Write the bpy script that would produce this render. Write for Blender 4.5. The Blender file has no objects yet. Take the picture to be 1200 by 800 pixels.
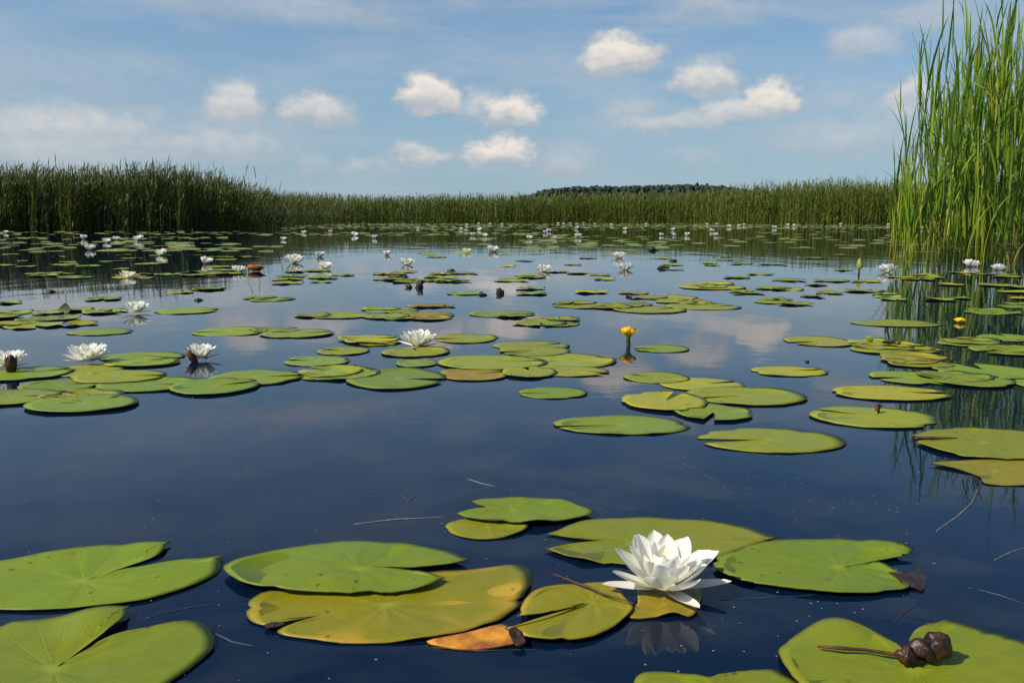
import bpy, math, random
import numpy as np
from mathutils import Vector, Matrix, noise

R = math.radians
scene = bpy.context.scene
col = scene.collection
rnd = random.Random(7)

# ------------------------------------------------------------------ camera
CAM_H, F_PX, PITCH = 0.45, 1000.0, math.atan(0.144)
cam_data = bpy.data.cameras.new("camera")
cam_data.sensor_width = 36.0
cam_data.lens = 36.0 * F_PX / 1200.0
cam_data.clip_start, cam_data.clip_end = 0.02, 9000.0
cam = bpy.data.objects.new("camera", cam_data)
cam.location = (0, 0, CAM_H)
cam.rotation_euler = (R(90) - PITCH, 0, 0)
col.objects.link(cam)
scene.camera = cam

# ------------------------------------------------------------------ light
SUN_EL, SUN_AZ = R(42), R(-112)          # azimuth clockwise from +Y: the sun stands to the left, a little behind
scene.view_settings.view_transform = 'Standard'
scene.view_settings.look = 'None'
scene.view_settings.gamma = 1.0
scene.view_settings.use_curve_mapping = False
scene.view_settings.exposure = 0.25

sd = bpy.data.lights.new("sun", 'SUN')
sd.energy, sd.angle, sd.color = 4.9, R(0.53), (1.0, 0.93, 0.80)
sun = bpy.data.objects.new("sun", sd)
sun_dir = Vector((math.sin(SUN_AZ) * math.cos(SUN_EL), math.cos(SUN_AZ) * math.cos(SUN_EL), math.sin(SUN_EL)))
sun.rotation_euler = sun_dir.to_track_quat('Z', 'Y').to_euler()
sun.location = sun_dir * 50
col.objects.link(sun)


def px_dir(px, py):
    """world direction of a point of the 1200 x 800 picture"""
    x, u = (px - 600) / F_PX, -(py - 400) / F_PX
    c, s = math.cos(PITCH), math.sin(PITCH)
    return Vector((x, c + u * s, -s + u * c))


def gp(px, py, z=0.0):
    """the point of the level z where a picture point lies"""
    d = px_dir(px, py)
    t = (z - CAM_H) / d.z
    return Vector((d.x * t, d.y * t, z))


def gd(px, dist, z=0.0):
    """ground point at the picture column px (read at the horizon) and depth dist"""
    d = px_dir(px, 256)
    return Vector((d.x / d.y * dist, dist, z))


# ------------------------------------------------------------------ world: sky with clouds
class NT:
    def __init__(s, tree):
        s.t = tree
        s.n = tree.nodes
        s.l = tree.links

    def new(s, kind, **kw):
        n = s.n.new(kind)
        for k, v in kw.items():
            setattr(n, k, v)
        return n

    def put(s, sock, v):
        if isinstance(v, bpy.types.NodeSocket):
            s.l.new(v, sock)
        elif v is not None:
            sock.default_value = v

    def math(s, op, a, b=None, c=None, clamp=False):
        n = s.new('ShaderNodeMath', operation=op, use_clamp=clamp)
        s.put(n.inputs[0], a); s.put(n.inputs[1], b); s.put(n.inputs[2], c)
        return n.outputs[0]

    def vmath(s, op, a, b=None):
        n = s.new('ShaderNodeVectorMath', operation=op)
        s.put(n.inputs[0], a); s.put(n.inputs[1], b)
        return n.outputs['Value'] if op in ('LENGTH', 'DOT_PRODUCT') else n.outputs[0]

    def smooth(s, v, lo, hi, a=0.0, b=1.0):
        n = s.new('ShaderNodeMapRange', interpolation_type='SMOOTHSTEP')
        s.put(n.inputs['Value'], v)
        s.put(n.inputs['From Min'], lo); s.put(n.inputs['From Max'], hi)
        s.put(n.inputs['To Min'], a); s.put(n.inputs['To Max'], b)
        return n.outputs[0]

    def mix(s, f, a, b, mode='MIX'):
        n = s.new('ShaderNodeMix', data_type='RGBA', blend_type=mode)
        s.put(n.inputs['Factor'], f)
        s.put(n.inputs[6], a if isinstance(a, bpy.types.NodeSocket) else (*a, 1))
        s.put(n.inputs[7], b if isinstance(b, bpy.types.NodeSocket) else (*b, 1))
        return n.outputs[2]

    def noise(s, vec, scale, detail=3, rough=0.5, dist=0.0):
        n = s.new('ShaderNodeTexNoise')
        s.put(n.inputs['Vector'], vec)
        n.inputs['Scale'].default_value = scale
        n.inputs['Detail'].default_value = detail
        n.inputs['Roughness'].default_value = rough
        n.inputs['Distortion'].default_value = dist
        return n

    def mapping(s, vec, loc=(0, 0, 0), rot=(0, 0, 0), scale=(1, 1, 1), kind='POINT'):
        n = s.new('ShaderNodeMapping', vector_type=kind)
        s.put(n.inputs['Vector'], vec)
        n.inputs['Location'].default_value = loc
        n.inputs['Rotation'].default_value = rot
        n.inputs['Scale'].default_value = scale
        return n.outputs[0]


world = bpy.data.worlds.new("World")
scene.world = world
world.use_nodes = True
w = NT(world.node_tree)
w.n.clear()
sky = w.new('ShaderNodeTexSky', sky_type='NISHITA', sun_disc=False, sun_elevation=SUN_EL, sun_rotation=SUN_AZ % (2 * math.pi))
sky.air_density, sky.dust_density, sky.ozone_density, sky.altitude = 1.0, 0.5, 2.6, 0.0
tc = w.new('ShaderNodeTexCoord')
sep = w.new('ShaderNodeSeparateXYZ'); w.l.new(tc.outputs['Generated'], sep.inputs[0])
az = w.math('ARCTAN2', sep.outputs[0], sep.outputs[1])
el = w.math('ARCSINE', sep.outputs[2])
cmb = w.new('ShaderNodeCombineXYZ'); w.l.new(az, cmb.inputs[0]); w.l.new(el, cmb.inputs[1])
ang = cmb.outputs[0]
# cumulus: (px, py, half width px, half height px, strength, soft)
CUMULUS = [
    (726, 63, 50, 30, 1.0), (826, 90, 40, 26, .8), (503, 111, 42, 28, .95), (563, 122, 34, 22, .62), (600, 130, 40, 26, .95),
    (585, 176, 46, 22, .95), (492, 179, 46, 15, .66), (425, 191, 40, 14, .45), (274, 120, 36, 30, .72), (372, 128, 48, 22, .74),
    (905, 114, 36, 24, 1.0), (862, 128, 46, 22, .75), (790, 143, 76, 18, .6), (742, 128, 40, 18, .45), (1010, 50, 42, 24, .55),
    (1066, 114, 36, 24, .7), (1048, 130, 46, 24, .42), (662, 186, 36, 26, .42), (154, 152, 38, 32, .6), (70, 150, 120, 34, .62),
    (250, 168, 110, 26, .52), (830, 6, 70, 22, .45), (366, 190, 26, 18, .4), (1085, 18, 50, 26, .4), (985, 115, 36, 18, .36),
    (40, 85, 150, 44, .3), (1000, 160, 100, 26, .42), (345, 10, 130, 22, .4), (820, 182, 60, 14, .3), (20, 180, 170, 28, .5),
    (-150, 120, 90, 40, .8), (1330, 90, 80, 36, .8), (1480, 140, 90, 26, .7), (-330, 150, 90, 30, .7)]
warp = w.noise(w.mapping(ang, scale=(1, 1.5, 1)), 26.0, 5, 0.58)
wsub = w.vmath('SUBTRACT', warp.outputs['Color'], (0.5, 0.5, 0.5))
angw = w.vmath('ADD', ang, w.vmath('MULTIPLY', wsub, (0.064, 0.040, 0.0)))


def cumulus():
    """returns cover and how much of it is sunlit top"""
    cover = tops = None
    for (px, py, hw, hh, st) in CUMULUS:
        d = px_dir(px, py + hh * .35).normalized()
        a0, e0 = math.atan2(d.x, d.y), math.asin(d.z)
        m = w.mapping(angw, (a0, e0, 0), (0, 0, 0), (hw / F_PX * 1.12, hh / F_PX * 1.35, 1), 'TEXTURE')
        m = w.vmath('MINIMUM', m, w.vmath('MULTIPLY', m, (1.0, 2.2, 1.0)))       # flatter base
        soft = .30 + .75 * (1 - st)
        v = w.smooth(w.vmath('LENGTH', m), .85 + soft * .55, .75 - soft * .7, 0.0, min(1, st * 1.1))
        sp_ = w.new('ShaderNodeSeparateXYZ'); w.l.new(m, sp_.inputs[0])
        tp = w.math('MULTIPLY', v, w.smooth(sp_.outputs[1], -.35, .55, .15, 1.0))
        cover = v if cover is None else w.math('MAXIMUM', cover, v)
        tops = tp if tops is None else w.math('MAXIMUM', tops, tp)
    return cover, tops


cl, tops = cumulus()
fine = w.noise(w.mapping(ang, scale=(1, 1.6, 1)), 46.0, 5, 0.6).outputs[0]
cl = w.math('MULTIPLY', cl, w.smooth(fine, 0.25, 0.6, 0.80, 1.0))
streak = w.noise(w.mapping(ang, (1.3, .4, 0), (0, 0, .04), (2.2, 9.0, 1)), 2.4, 5, 0.55, .3).outputs[0]
# thin layer cloud over the whole sky, spread on a level sheet so that it flattens to the horizon
zz = w.math('ADD', w.math('MAXIMUM', sep.outputs[2], 0.0), 0.10)
plane = w.new('ShaderNodeCombineXYZ')
w.l.new(w.math('DIVIDE', sep.outputs[0], zz), plane.inputs[0])
w.l.new(w.math('DIVIDE', sep.outputs[1], zz), plane.inputs[1])
thin = w.noise(w.mapping(plane.outputs[0], (3.1, 1.7, 0), (0, 0, R(25)), (0.5, 1.0, 1)), 0.85, 6, 0.55, 0.4).outputs[0]
thin = w.smooth(thin, 0.45, 0.75, 0.0, 0.5)
veil = w.smooth(el, 0.34, 0.0, 0.0, 0.75)
skycol = w.mix(1.0, sky.outputs[0], (0.78, 0.95, 1.03), 'MULTIPLY')
skycol = w.mix(veil, skycol, (2.65, 3.85, 4.85))
skycol = w.mix(w.smooth(streak, 0.42, 0.70, 0.0, 0.50), skycol, (3.9, 4.6, 5.3))
skycol = w.mix(thin, skycol, (3.6, 4.5, 5.8))
shade = w.math('ADD', w.math('MULTIPLY', tops, 0.95), w.math('MULTIPLY', w.math('SUBTRACT', fine, 0.5), 0.5), clamp=True)
cloudcol = w.mix(shade, (3.7, 4.2, 4.8), (8.2, 7.5, 6.7))
skycol = w.mix(w.math('MINIMUM', cl, 0.95), skycol, cloudcol)
bg = w.new('ShaderNodeBackground')
w.l.new(skycol, bg.inputs['Color'])
bg.inputs['Strength'].default_value = 0.092
wo = w.new('ShaderNodeOutputWorld')
w.l.new(bg.outputs[0], wo.inputs[0])


# ------------------------------------------------------------------ helpers
def new_mat(name):
    m = bpy.data.materials.new(name)
    m.use_nodes = True
    t = NT(m.node_tree)
    t.n.clear()
    out = t.new('ShaderNodeOutputMaterial')
    return m, t, out


def principled(t, colr, rough=0.5, spec=0.5, normal=None):
    p = t.new('ShaderNodeBsdfPrincipled')
    t.put(p.inputs['Base Color'], colr if isinstance(colr, bpy.types.NodeSocket) else (*colr, 1))
    t.put(p.inputs['Roughness'], rough)
    p.inputs['Specular IOR Level'].default_value = spec
    if normal is not None:
        t.l.new(normal, p.inputs['Normal'])
    return p


def bump(t, h, strength=0.3, dist=0.01):
    b = t.new('ShaderNodeBump')
    b.inputs['Strength'].default_value = strength
    b.inputs['Distance'].default_value = dist
    t.l.new(h, b.inputs['Height'])
    return b.outputs[0]


def translucent_mix(t, p, colr, fac, out):
    tr = t.new('ShaderNodeBsdfTranslucent')
    t.put(tr.inputs['Color'], colr if isinstance(colr, bpy.types.NodeSocket) else (*colr, 1))
    mx = t.new('ShaderNodeMixShader')
    mx.inputs[0].default_value = fac
    t.l.new(p.outputs[0], mx.inputs[1]); t.l.new(tr.outputs[0], mx.inputs[2])
    t.l.new(mx.outputs[0], out.inputs[0])


def mesh_from(name, verts, faces, mat=None, smooth=True):
    me = bpy.data.meshes.new(name)
    me.from_pydata([tuple(v) for v in verts], [], faces)
    if mat:
        me.materials.append(mat)
    if smooth:
        me.polygons.foreach_set('use_smooth', [True] * len(me.polygons))
    me.update()
    return me


def obj(name, me, parent=None, loc=None, rot=None, scale=None):
    o = bpy.data.objects.new(name, me)
    col.objects.link(o)
    if parent is not None:
        o.parent = parent
    if loc is not None:
        o.location = loc
    if rot is not None:
        o.rotation_euler = rot
    if scale is not None:
        o.scale = scale if hasattr(scale, '__len__') else (scale,) * 3
    return o


def tag(o, label=None, cat=None, group=None, kind=None):
    if label: o['label'] = label
    if cat: o['category'] = cat
    if group: o['group'] = group
    if kind: o['kind'] = kind
    return o


def tube(pts, radii, sides=6, cap=True):
    """closed tapered tube through points"""
    vs, fs = [], []
    pts = [Vector(p) for p in pts]
    n = len(pts)
    for i, p in enumerate(pts):
        d = (pts[min(i + 1, n - 1)] - pts[max(i - 1, 0)]).normalized()
        a = d.cross(Vector((0, 0, 1)) if abs(d.z) < .9 else Vector((1, 0, 0))).normalized()
        b = d.cross(a)
        for k in range(sides):
            th = 2 * math.pi * k / sides
            vs.append(p + (a * math.cos(th) + b * math.sin(th)) * radii[i])
    for i in range(n - 1):
        for k in range(sides):
            k2 = (k + 1) % sides
            fs.append((i * sides + k, i * sides + k2, (i + 1) * sides + k2, (i + 1) * sides + k))
    if cap:
        fs.append(tuple(range(sides - 1, -1, -1)))
        fs.append(tuple((n - 1) * sides + k for k in range(sides)))
    return vs, fs


def blob(center, rx, ry, rz, seed, rough=0.25, nu=14, nv=9, ridges=0):
    """uneven closed lump"""
    vs, fs = [], []
    c = Vector(center)
    for j in range(nv + 1):
        ph = math.pi * j / nv
        for i in range(nu):
            th = 2 * math.pi * i / nu
            d = Vector((math.sin(ph) * math.cos(th), math.sin(ph) * math.sin(th), math.cos(ph)))
            k = 1 + rough * noise.noise(d * 1.7 + Vector((seed, seed * .7, 0))) + ridges * math.cos(th * 5 + seed) * math.sin(ph)
            vs.append(c + Vector((d.x * rx, d.y * ry, d.z * rz)) * k)
    for j in range(nv):
        for i in range(nu):
            i2 = (i + 1) % nu
            fs.append((j * nu + i, (j + 1) * nu + i, (j + 1) * nu + i2, j * nu + i2))
    return vs, fs


# ------------------------------------------------------------------ materials
def mat_water():
    m, t, out = new_mat("lake_water")
    g = t.new('ShaderNodeNewGeometry').outputs['Position']
    big = t.noise(t.mapping(g, scale=(1, 0.55, 1)), 2.2, 2, 0.5).outputs[0]
    small = t.noise(t.mapping(g, rot=(0, 0, 0.3), scale=(1, 1.5, 1)), 11.0, 3, 0.5).outputs[0]
    patch = t.noise(t.mapping(g, scale=(0.5, 1.2, 1)), 0.25, 2, 0.5).outputs[0]
    amt = t.smooth(patch, 0.35, 0.7, 0.25, 1.0)
    h = t.math('ADD', t.math('MULTIPLY', big, 1.0), t.math('MULTIPLY', t.math('MULTIPLY', small, 0.16), amt))
    p = principled(t, (0.0012, 0.0070, 0.022), 0.015, 0.5, bump(t, h, 1.0, 0.0028))
    p.inputs['IOR'].default_value = 1.333
    t.l.new(p.outputs[0], out.inputs[0])
    return m


def mat_pad(name, detail=True):
    m, t, out = new_mat(name)
    oi = t.new('ShaderNodeObjectInfo')
    uvp = t.new('ShaderNodeUVMap', uv_map='polar').outputs[0]
    s = t.new('ShaderNodeSeparateXYZ'); t.l.new(uvp, s.inputs[0])
    u, r = s.outputs[0], s.outputs[1]
    geo = t.new('ShaderNodeNewGeometry').outputs['Position']
    tco = t.new('ShaderNodeTexCoord').outputs['Object']
    seedv = t.vmath('ADD', tco, t.new('ShaderNodeCombineXYZ').outputs[0])
    cmb2 = t.new('ShaderNodeCombineXYZ')
    t.l.new(t.math('MULTIPLY', oi.outputs['Random'], 37.0), cmb2.inputs[2])
    seedv = t.vmath('ADD', tco, cmb2.outputs[0])
    # veins: 22 primaries, forking halfway out
    wob = t.noise(seedv, 14.0, 2).outputs[0]
    uu = t.math('ADD', u, t.math('MULTIPLY', t.math('SUBTRACT', wob, 0.5), 0.016))

    def veins(n, width):
        fr = t.math('FRACT', t.math('MULTIPLY', uu, n))
        d = t.math('ABSOLUTE', t.math('SUBTRACT', fr, 0.5))
        d = t.math('MULTIPLY', d, t.math('MULTIPLY', r, 22.0 / n))
        return t.smooth(d, width, width * 0.2)
    v1 = t.math('MULTIPLY', veins(22.0, 0.035), t.math('MULTIPLY', t.smooth(r, 0.98, 0.6), t.smooth(r, 0.03, 0.22)))
    v2 = t.math('MULTIPLY', t.math('MULTIPLY', veins(44.0, 0.022), t.smooth(r, 0.35, 0.55)), t.smooth(r, 1.0, 0.8, 0.0, 0.6))
    vn = t.math('MAXIMUM', v1, v2)
    base = oi.outputs['Color']
    n1 = t.noise(seedv, 9.0, 4, 0.6).outputs[0]
    n2 = t.noise(seedv, 60.0, 4, 0.65).outputs[0]
    c = t.mix(t.smooth(n1, 0.35, 0.72, 0.0, 0.55), base, t.mix(1.0, base, (1.35, 1.12, 0.75), 'MULTIPLY'))
    c = t.mix(t.smooth(n2, 0.42, 0.75, 0.0, 0.35), c, t.mix(1.0, c, (0.62, 0.70, 0.6), 'MULTIPLY'))
    c = t.mix(t.math('MULTIPLY', vn, 0.27), c, t.mix(1.0, base, (1.4, 1.30, 1.3), 'MULTIPLY'))
    c = t.mix(t.smooth(r, 0.14, 0.0, 0.0, 0.4), c, (0.28, 0.31, 0.06))
    # ageing from the rim: amount in the object colour's alpha
    age = oi.outputs['Alpha']
    em = t.math('ADD', t.math('ADD', t.math('MULTIPLY', r, 0.55), t.math('MULTIPLY', n1, 0.75)), t.math('MULTIPLY', age, 0.55))
    yel = t.smooth(em, 1.02, 1.26)
    brn = t.smooth(t.math('ADD', em, t.math('MULTIPLY', n2, 0.15)), 1.30, 1.42)
    c = t.mix(t.math('MULTIPLY', yel, 0.85), c, (0.34, 0.21, 0.025))
    c = t.mix(t.math('MULTIPLY', brn, 0.9), c, (0.10, 0.035, 0.012))
    rim = t.smooth(t.math('ADD', r, t.math('MULTIPLY', n2, 0.02)), 0.985, 1.0)
    c = t.mix(t.math('MULTIPLY', rim, 0.75), c, (0.11, 0.085, 0.02))
    # small holes and specks
    vor = t.new('ShaderNodeTexVoronoi'); vor.inputs['Scale'].default_value = 46.0
    t.l.new(seedv, vor.inputs['Vector'])
    sp = t.math('MULTIPLY', t.smooth(vor.outputs['Distance'], 0.17, 0.10), t.smooth(n1, 0.5, 0.6))
    c = t.mix(t.math('MULTIPLY', sp, 0.8), c, (0.05, 0.03, 0.012))
    h = t.math('SUBTRACT', t.math('MULTIPLY', n2, 0.3), t.math('MULTIPLY', vn, 0.5))
    rough = t.smooth(n1, 0.3, 0.7, 0.36, 0.52)
    p = principled(t, t.mix(1.0, c, (1.08, 1.08, .80), 'MULTIPLY'), rough, 0.20, bump(t, h, 0.24, 0.003))
    t.l.new(p.outputs[0], out.inputs[0])
    return m


def mat_mat_far():
    """the far mat: colour from each pad's own tint"""
    m, t, out = new_mat("far_pad_leaf")
    a = t.new('ShaderNodeAttribute', attribute_name='tint')
    p = principled(t, a.outputs['Color'], 0.5, 0.3)
    t.l.new(p.outputs[0], out.inputs[0])
    return m


def mat_petal(name, colr, tr=0.28, rough=0.5):
    m, t, out = new_mat(name)
    uv = t.new('ShaderNodeUVMap', uv_map='polar').outputs[0]
    s = t.new('ShaderNodeSeparateXYZ'); t.l.new(uv, s.inputs[0])
    st = t.noise(t.mapping(uv, scale=(26, 1.2, 1)), 1.0, 3).outputs[0]
    basec = t.mix(t.smooth(s.outputs[1], 0.35, 0.0), colr, (colr[0] * .80, colr[1] * .84, colr[2] * .52))
    c = t.mix(t.smooth(st, 0.45, 0.75, 0, 0.25), basec, t.mix(1.0, basec, (.86, .86, .84), 'MULTIPLY'))
    p = principled(t, c, rough, 0.25, bump(t, st, 0.25, 0.001))
    translucent_mix(t, p, c, tr, out)
    return m


def mat_leafy(name, c1, c2, attr=True, tr=0.3, rough=0.5, spec=0.3):
    """blades: colour between two tones by a per-blade value"""
    m, t, out = new_mat(name)
    a = t.new('ShaderNodeAttribute', attribute_name='tint').outputs['Color']
    p = principled(t, a, rough, spec)
    translucent_mix(t, p, a, tr, out)
    return m


def mat_plain(name, c1, c2, scale=40.0, rough=0.6, bmp=0.4, dist=0.002, spec=0.3):
    m, t, out = new_mat(name)
    co = t.new('ShaderNodeTexCoord').outputs['Object']
    n = t.noise(co, scale, 5, 0.6).outputs[0]
    c = t.mix(t.smooth(n, 0.32, 0.68), c1, c2)
    p = principled(t, c, rough, spec, bump(t, n, bmp, dist))
    t.l.new(p.outputs[0], out.inputs[0])
    return m


M_WATER = mat_water()
M_PAD = mat_pad("pad_leaf")
M_FARPAD = mat_mat_far()
M_PETAL = mat_petal("white_petal", (0.92, 0.90, 0.82), .38)
M_SEPAL = mat_petal("sepal", (0.70, 0.66, 0.60), 0.15)
M_YELLOW = mat_petal("yellow_petal", (0.86, 0.54, 0.016), 0.25)
M_STAMEN = mat_plain("stamen_yellow", (0.75, 0.45, 0.03), (0.6, 0.3, 0.02), 200)
M_REED = mat_leafy("reed_blade", None, None, tr=0.32)
M_BED = mat_leafy("reed_bed_blade", None, None, tr=0.25)
M_STEM = mat_plain("pond_lily_stem", (0.03, 0.035, 0.012), (0.07, 0.07, 0.02), 60)
M_POD = mat_plain("withered_pod", (0.010, 0.005, 0.003), (0.055, 0.021, 0.011), 75, 0.40, 0.9, 0.003, 0.4)
M_DARK = mat_plain("dark_wet_pod", (0.012, 0.011, 0.008), (0.04, 0.032, 0.018), 60, 0.5)
M_BROWN = mat_plain("dry_brown", (0.030, 0.012, 0.006), (0.095, 0.038, 0.015), 70, 0.6)
M_STRAW = mat_plain("wet_straw", (0.12, 0.12, 0.12), (0.22, 0.20, 0.17), 70, 0.5)
M_SUNK = mat_plain("drowned_stalk", (0.022, 0.032, 0.045), (0.055, 0.060, 0.065), 30, 0.5)
M_ORANGE = mat_plain("dead_leaf_orange", (0.60, 0.27, 0.022), (0.22, 0.055, 0.016), 26, 0.5)
M_WOOD = mat_plain("far_wood_leaf", (0.020, 0.036, 0.034), (0.032, 0.050, 0.042), 0.2, 0.9, 0.0)
M_MARSH = mat_plain("marsh", (0.05, 0.07, 0.02), (0.08, 0.09, 0.03), 0.2, 0.9)

# ------------------------------------------------------------------ setting: water, marsh, far hill
S = 4000.0
water = obj('water', mesh_from('water', [(-S, -60, 0), (S, -60, 0), (S, S, 0), (-S, S, 0)], [(0, 1, 2, 3)], M_WATER))
tag(water, kind='structure')
land = obj('marsh_ground', mesh_from('marsh_ground', [(-S, 96, .12), (S, 96, .12), (S, S, 2.5), (-S, S, 2.5), (-S, 95, -.3), (S, 95, -.3)],
                                     [(0, 1, 2, 3), (4, 5, 1, 0)], M_MARSH, False))
tag(land, kind='structure')


def build_far_wood():
    vs, fs, off = [], [], 0
    prof = [(600, 232), (625, 228), (645, 221.5), (680, 219.5), (720, 219), (770, 218), (800, 217), (840, 218.5), (862, 221), (890, 227), (930, 232)]
    r2 = random.Random(3)
    D0 = 900.0
    px = 600.0
    while px < 930:
        top = np.interp(px, [a for a, b in prof], [b for a, b in prof])
        D = D0 + r2.uniform(-25, 25)
        p = gd(px, D)
        htop = (256 - top) / F_PX * D * r2.uniform(0.965, 1.01)
        if r2.random() < 0.04: htop += 2.0
        rad = r2.uniform(1.8, 3.0)
        for zc in np.arange(htop - rad * 0.9, 0, -rad * 1.3):
            b, f = blob((p.x + r2.uniform(-2, 2), p.y + r2.uniform(-4, 4), zc), rad * r2.uniform(.8, 1.2), rad, rad * r2.uniform(.8, 1.15), r2.uniform(0, 90), 0.7, 9, 6)
            vs += b; fs += [tuple(i + off for i in q) for q in f]; off += len(b)
        px += r2.uniform(.5, 1.3)
    o = obj('distant_wood', mesh_from('distant_wood', vs, fs, M_WOOD, False))
    tag(o, 'dark blue-green wood on the low hill beyond the far reeds', 'wood', kind='stuff')


build_far_wood()


# ------------------------------------------------------------------ reed beds far away (one mass each)
def ribbon_bed(name, stalks, label, mat=M_BED):
    """stalks: (x, y, height, lean_x, lean_y, rgb). Each: stem ribbon, leaves, plume - as arrays"""
    r2 = random.Random(len(stalks))
    vs, fs, cs = [], [], []

    def strip(pts, wid, side, c):
        o = len(vs)
        n = len(pts)
        for p, wd in zip(pts, wid):
            vs.append(p - side * wd); vs.append(p + side * wd)
            cs.append(c); cs.append(c)
        for i in range(n - 1):
            fs.append((o + 2 * i, o + 2 * i + 1, o + 2 * i + 3, o + 2 * i + 2))
    for (x, y, h, lx, ly, c, wk, nl) in stalks:
        b = Vector((x, y, -0.05)); tpt = Vector((x + lx, y + ly, h))
        mid = b.lerp(tpt, .55) - Vector((lx, ly, 0)) * .18
        a = r2.uniform(0, math.pi)
        side = Vector((math.cos(a), math.sin(a), 0))
        strip([b, mid, tpt], [.006 * wk, .005 * wk, .002 * wk], side, (c[0] * 1.15, c[1] * 1.05, c[2]))
        for k in range(nl):
            s = 0.02 + 0.95 * (k + r2.random()) / nl
            p0 = b.lerp(mid, s / .55) if s < .55 else mid.lerp(tpt, (s - .55) / .45)
            a = r2.uniform(0, 2 * math.pi)
            L = h * r2.uniform(.16, .30)
            out = Vector((math.cos(a), math.sin(a) , 0)) * L * r2.uniform(.10, .34) + Vector((lx, ly, 0)) * .25
            p1 = p0 + out * .55 + Vector((0, 0, L * .6))
            p2 = p0 + out * 1.25 + Vector((0, 0, L * r2.uniform(.55, 1.0)))
            a2 = r2.uniform(0, math.pi)
            sd2 = Vector((math.cos(a2), math.sin(a2) * .6, .25)).normalized()
            k2 = r2.uniform(.8, 1.25)
            cc = (c[0] * k2, c[1] * k2, c[2] * k2)
            strip([p0, p1, p2], [.006 * wk, .012 * wk, .001], sd2, cc)
        if r2.random() < .35:
            pc = (.15, .135, .09)
            strip([tpt - Vector((0, 0, .05)), tpt + Vector((lx * .2 + .03, 0, .10)), tpt + Vector((lx * .4 + .10, 0, .2))], [.004, .016 * wk, .002], side, pc)
    me = mesh_from(name, vs, fs, mat)
    at = me.color_attributes.new('tint', 'FLOAT_COLOR', 'POINT')
    at.data.foreach_set('color', np.array([(c[0], c[1], c[2], 1) for c in cs], dtype=np.float32).ravel())
    o = obj(name, me)
    tag(o, label, 'reeds', kind='stuff')
    return o


def bed_stalks(n, px0, px1, dfun, depth, hfun, crange, wk, nl, lean, seed):
    r2 = random.Random(seed)
    out = []
    for i in range(n):
        px = r2.uniform(px0, px1)
        q = r2.random() ** 1.5
        d = dfun(px) + depth * q + 0.5 * noise.noise(Vector((px * .03, seed, 0)))
        p = gd(px, d)
        clump = noise.noise(Vector((p.x * 1.1, p.y * 1.1, seed)))
        h = hfun(px) * d / dfun(px) ** 1.0 * 1.0 if False else hfun(px)
        h *= (1 + .10 * clump) * (r2.uniform(.78, 1.0) if r2.random() < .8 else r2.uniform(.98, 1.14))
        f = min(1, max(0, r2.random() * .7 + .3 * (clump + .5)))
        c = tuple(a + (b - a) * f for a, b in zip(*crange))
        if r2.random() < .05:
            c = (.15, .12, .045)
        out.append((p.x, p.y, h, lean + r2.gauss(0, .10) * h * .4, r2.gauss(0, .04) * h, c, wk, nl))
    return out


def hleft(px):
    return float(np.interp(px, [-200, 0, 60, 170, 240, 265, 290, 320, 360, 400], [2.15, 2.12, 2.05, 2.18, 2.05, 1.88, 1.70, 1.62, 1.85, 2.1]))


def dleft(px):
    return float(np.interp(px, [-200, 0, 200, 245, 280, 320, 360, 400], [31, 32, 33, 34, 37, 44, 57, 75]))


st = bed_stalks(6000, -160, 400, dleft, 5.0, hleft, ((.046, .072, .009), (.100, .132, .017)), 1.25, 7, .16, 11)
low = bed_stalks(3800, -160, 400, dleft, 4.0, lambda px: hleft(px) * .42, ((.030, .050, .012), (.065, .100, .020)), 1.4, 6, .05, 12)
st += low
for (px, h, lx) in [(318, 1.7, .45), (330, 1.55, .5), (322, 1.9, .3), (306, 2.2, .3), (298, 2.3, .15), (285, 2.4, .2), (170, 2.55, .1), (95, 2.45, .2), (240, 2.45, .25), (60, 2.4, .2), (20, 2.5, .2)]:
    p = gd(px, 35)
    st.append((p.x, p.y, h, lx, 0, (.05, .07, .02), 1.4, 5))
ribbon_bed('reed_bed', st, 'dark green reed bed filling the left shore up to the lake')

st = bed_stalks(16000, 230, 1420, lambda px: float(np.interp(px, [230, 700, 800, 870, 1000, 1420], [76, 78, 76, 66, 60, 58])), 11.0,
                lambda px: float(np.interp(px, [230, 330, 600, 700, 830, 870, 900, 950, 1030, 1420], [2.1, 2.15, 2.3, 2.5, 2.55, 2.6, 2.75, 2.85, 2.7, 2.7])),
                ((.056, .092, .008), (.135, .175, .015)), 1.8, 6, .06, 23)
ribbon_bed('reed_bed', st, 'long lighter green reed bed along the far shore below the wood')

# ------------------------------------------------------------------ lily pads
GREEN, OLIVE, YELLOWISH, MID, BLUISH = (.160, .245, .022), (.225, .265, .020), (.280, .285, .020), (.185, .260, .026), (.165, .245, .045)


def catmull(P, sub):
    n = len(P)
    out = []
    for i in range(n):
        p0, p1, p2, p3 = P[i - 1], P[i], P[(i + 1) % n], P[(i + 2) % n]
        for k in range(sub):
            t = k / sub
            out.append(0.5 * ((2 * p1) + (p2 - p0) * t + (2 * p0 - 5 * p1 + 4 * p2 - p3) * t * t + (3 * p1 - p0 - 3 * p2 + p3) * t ** 3))
    return out


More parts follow.
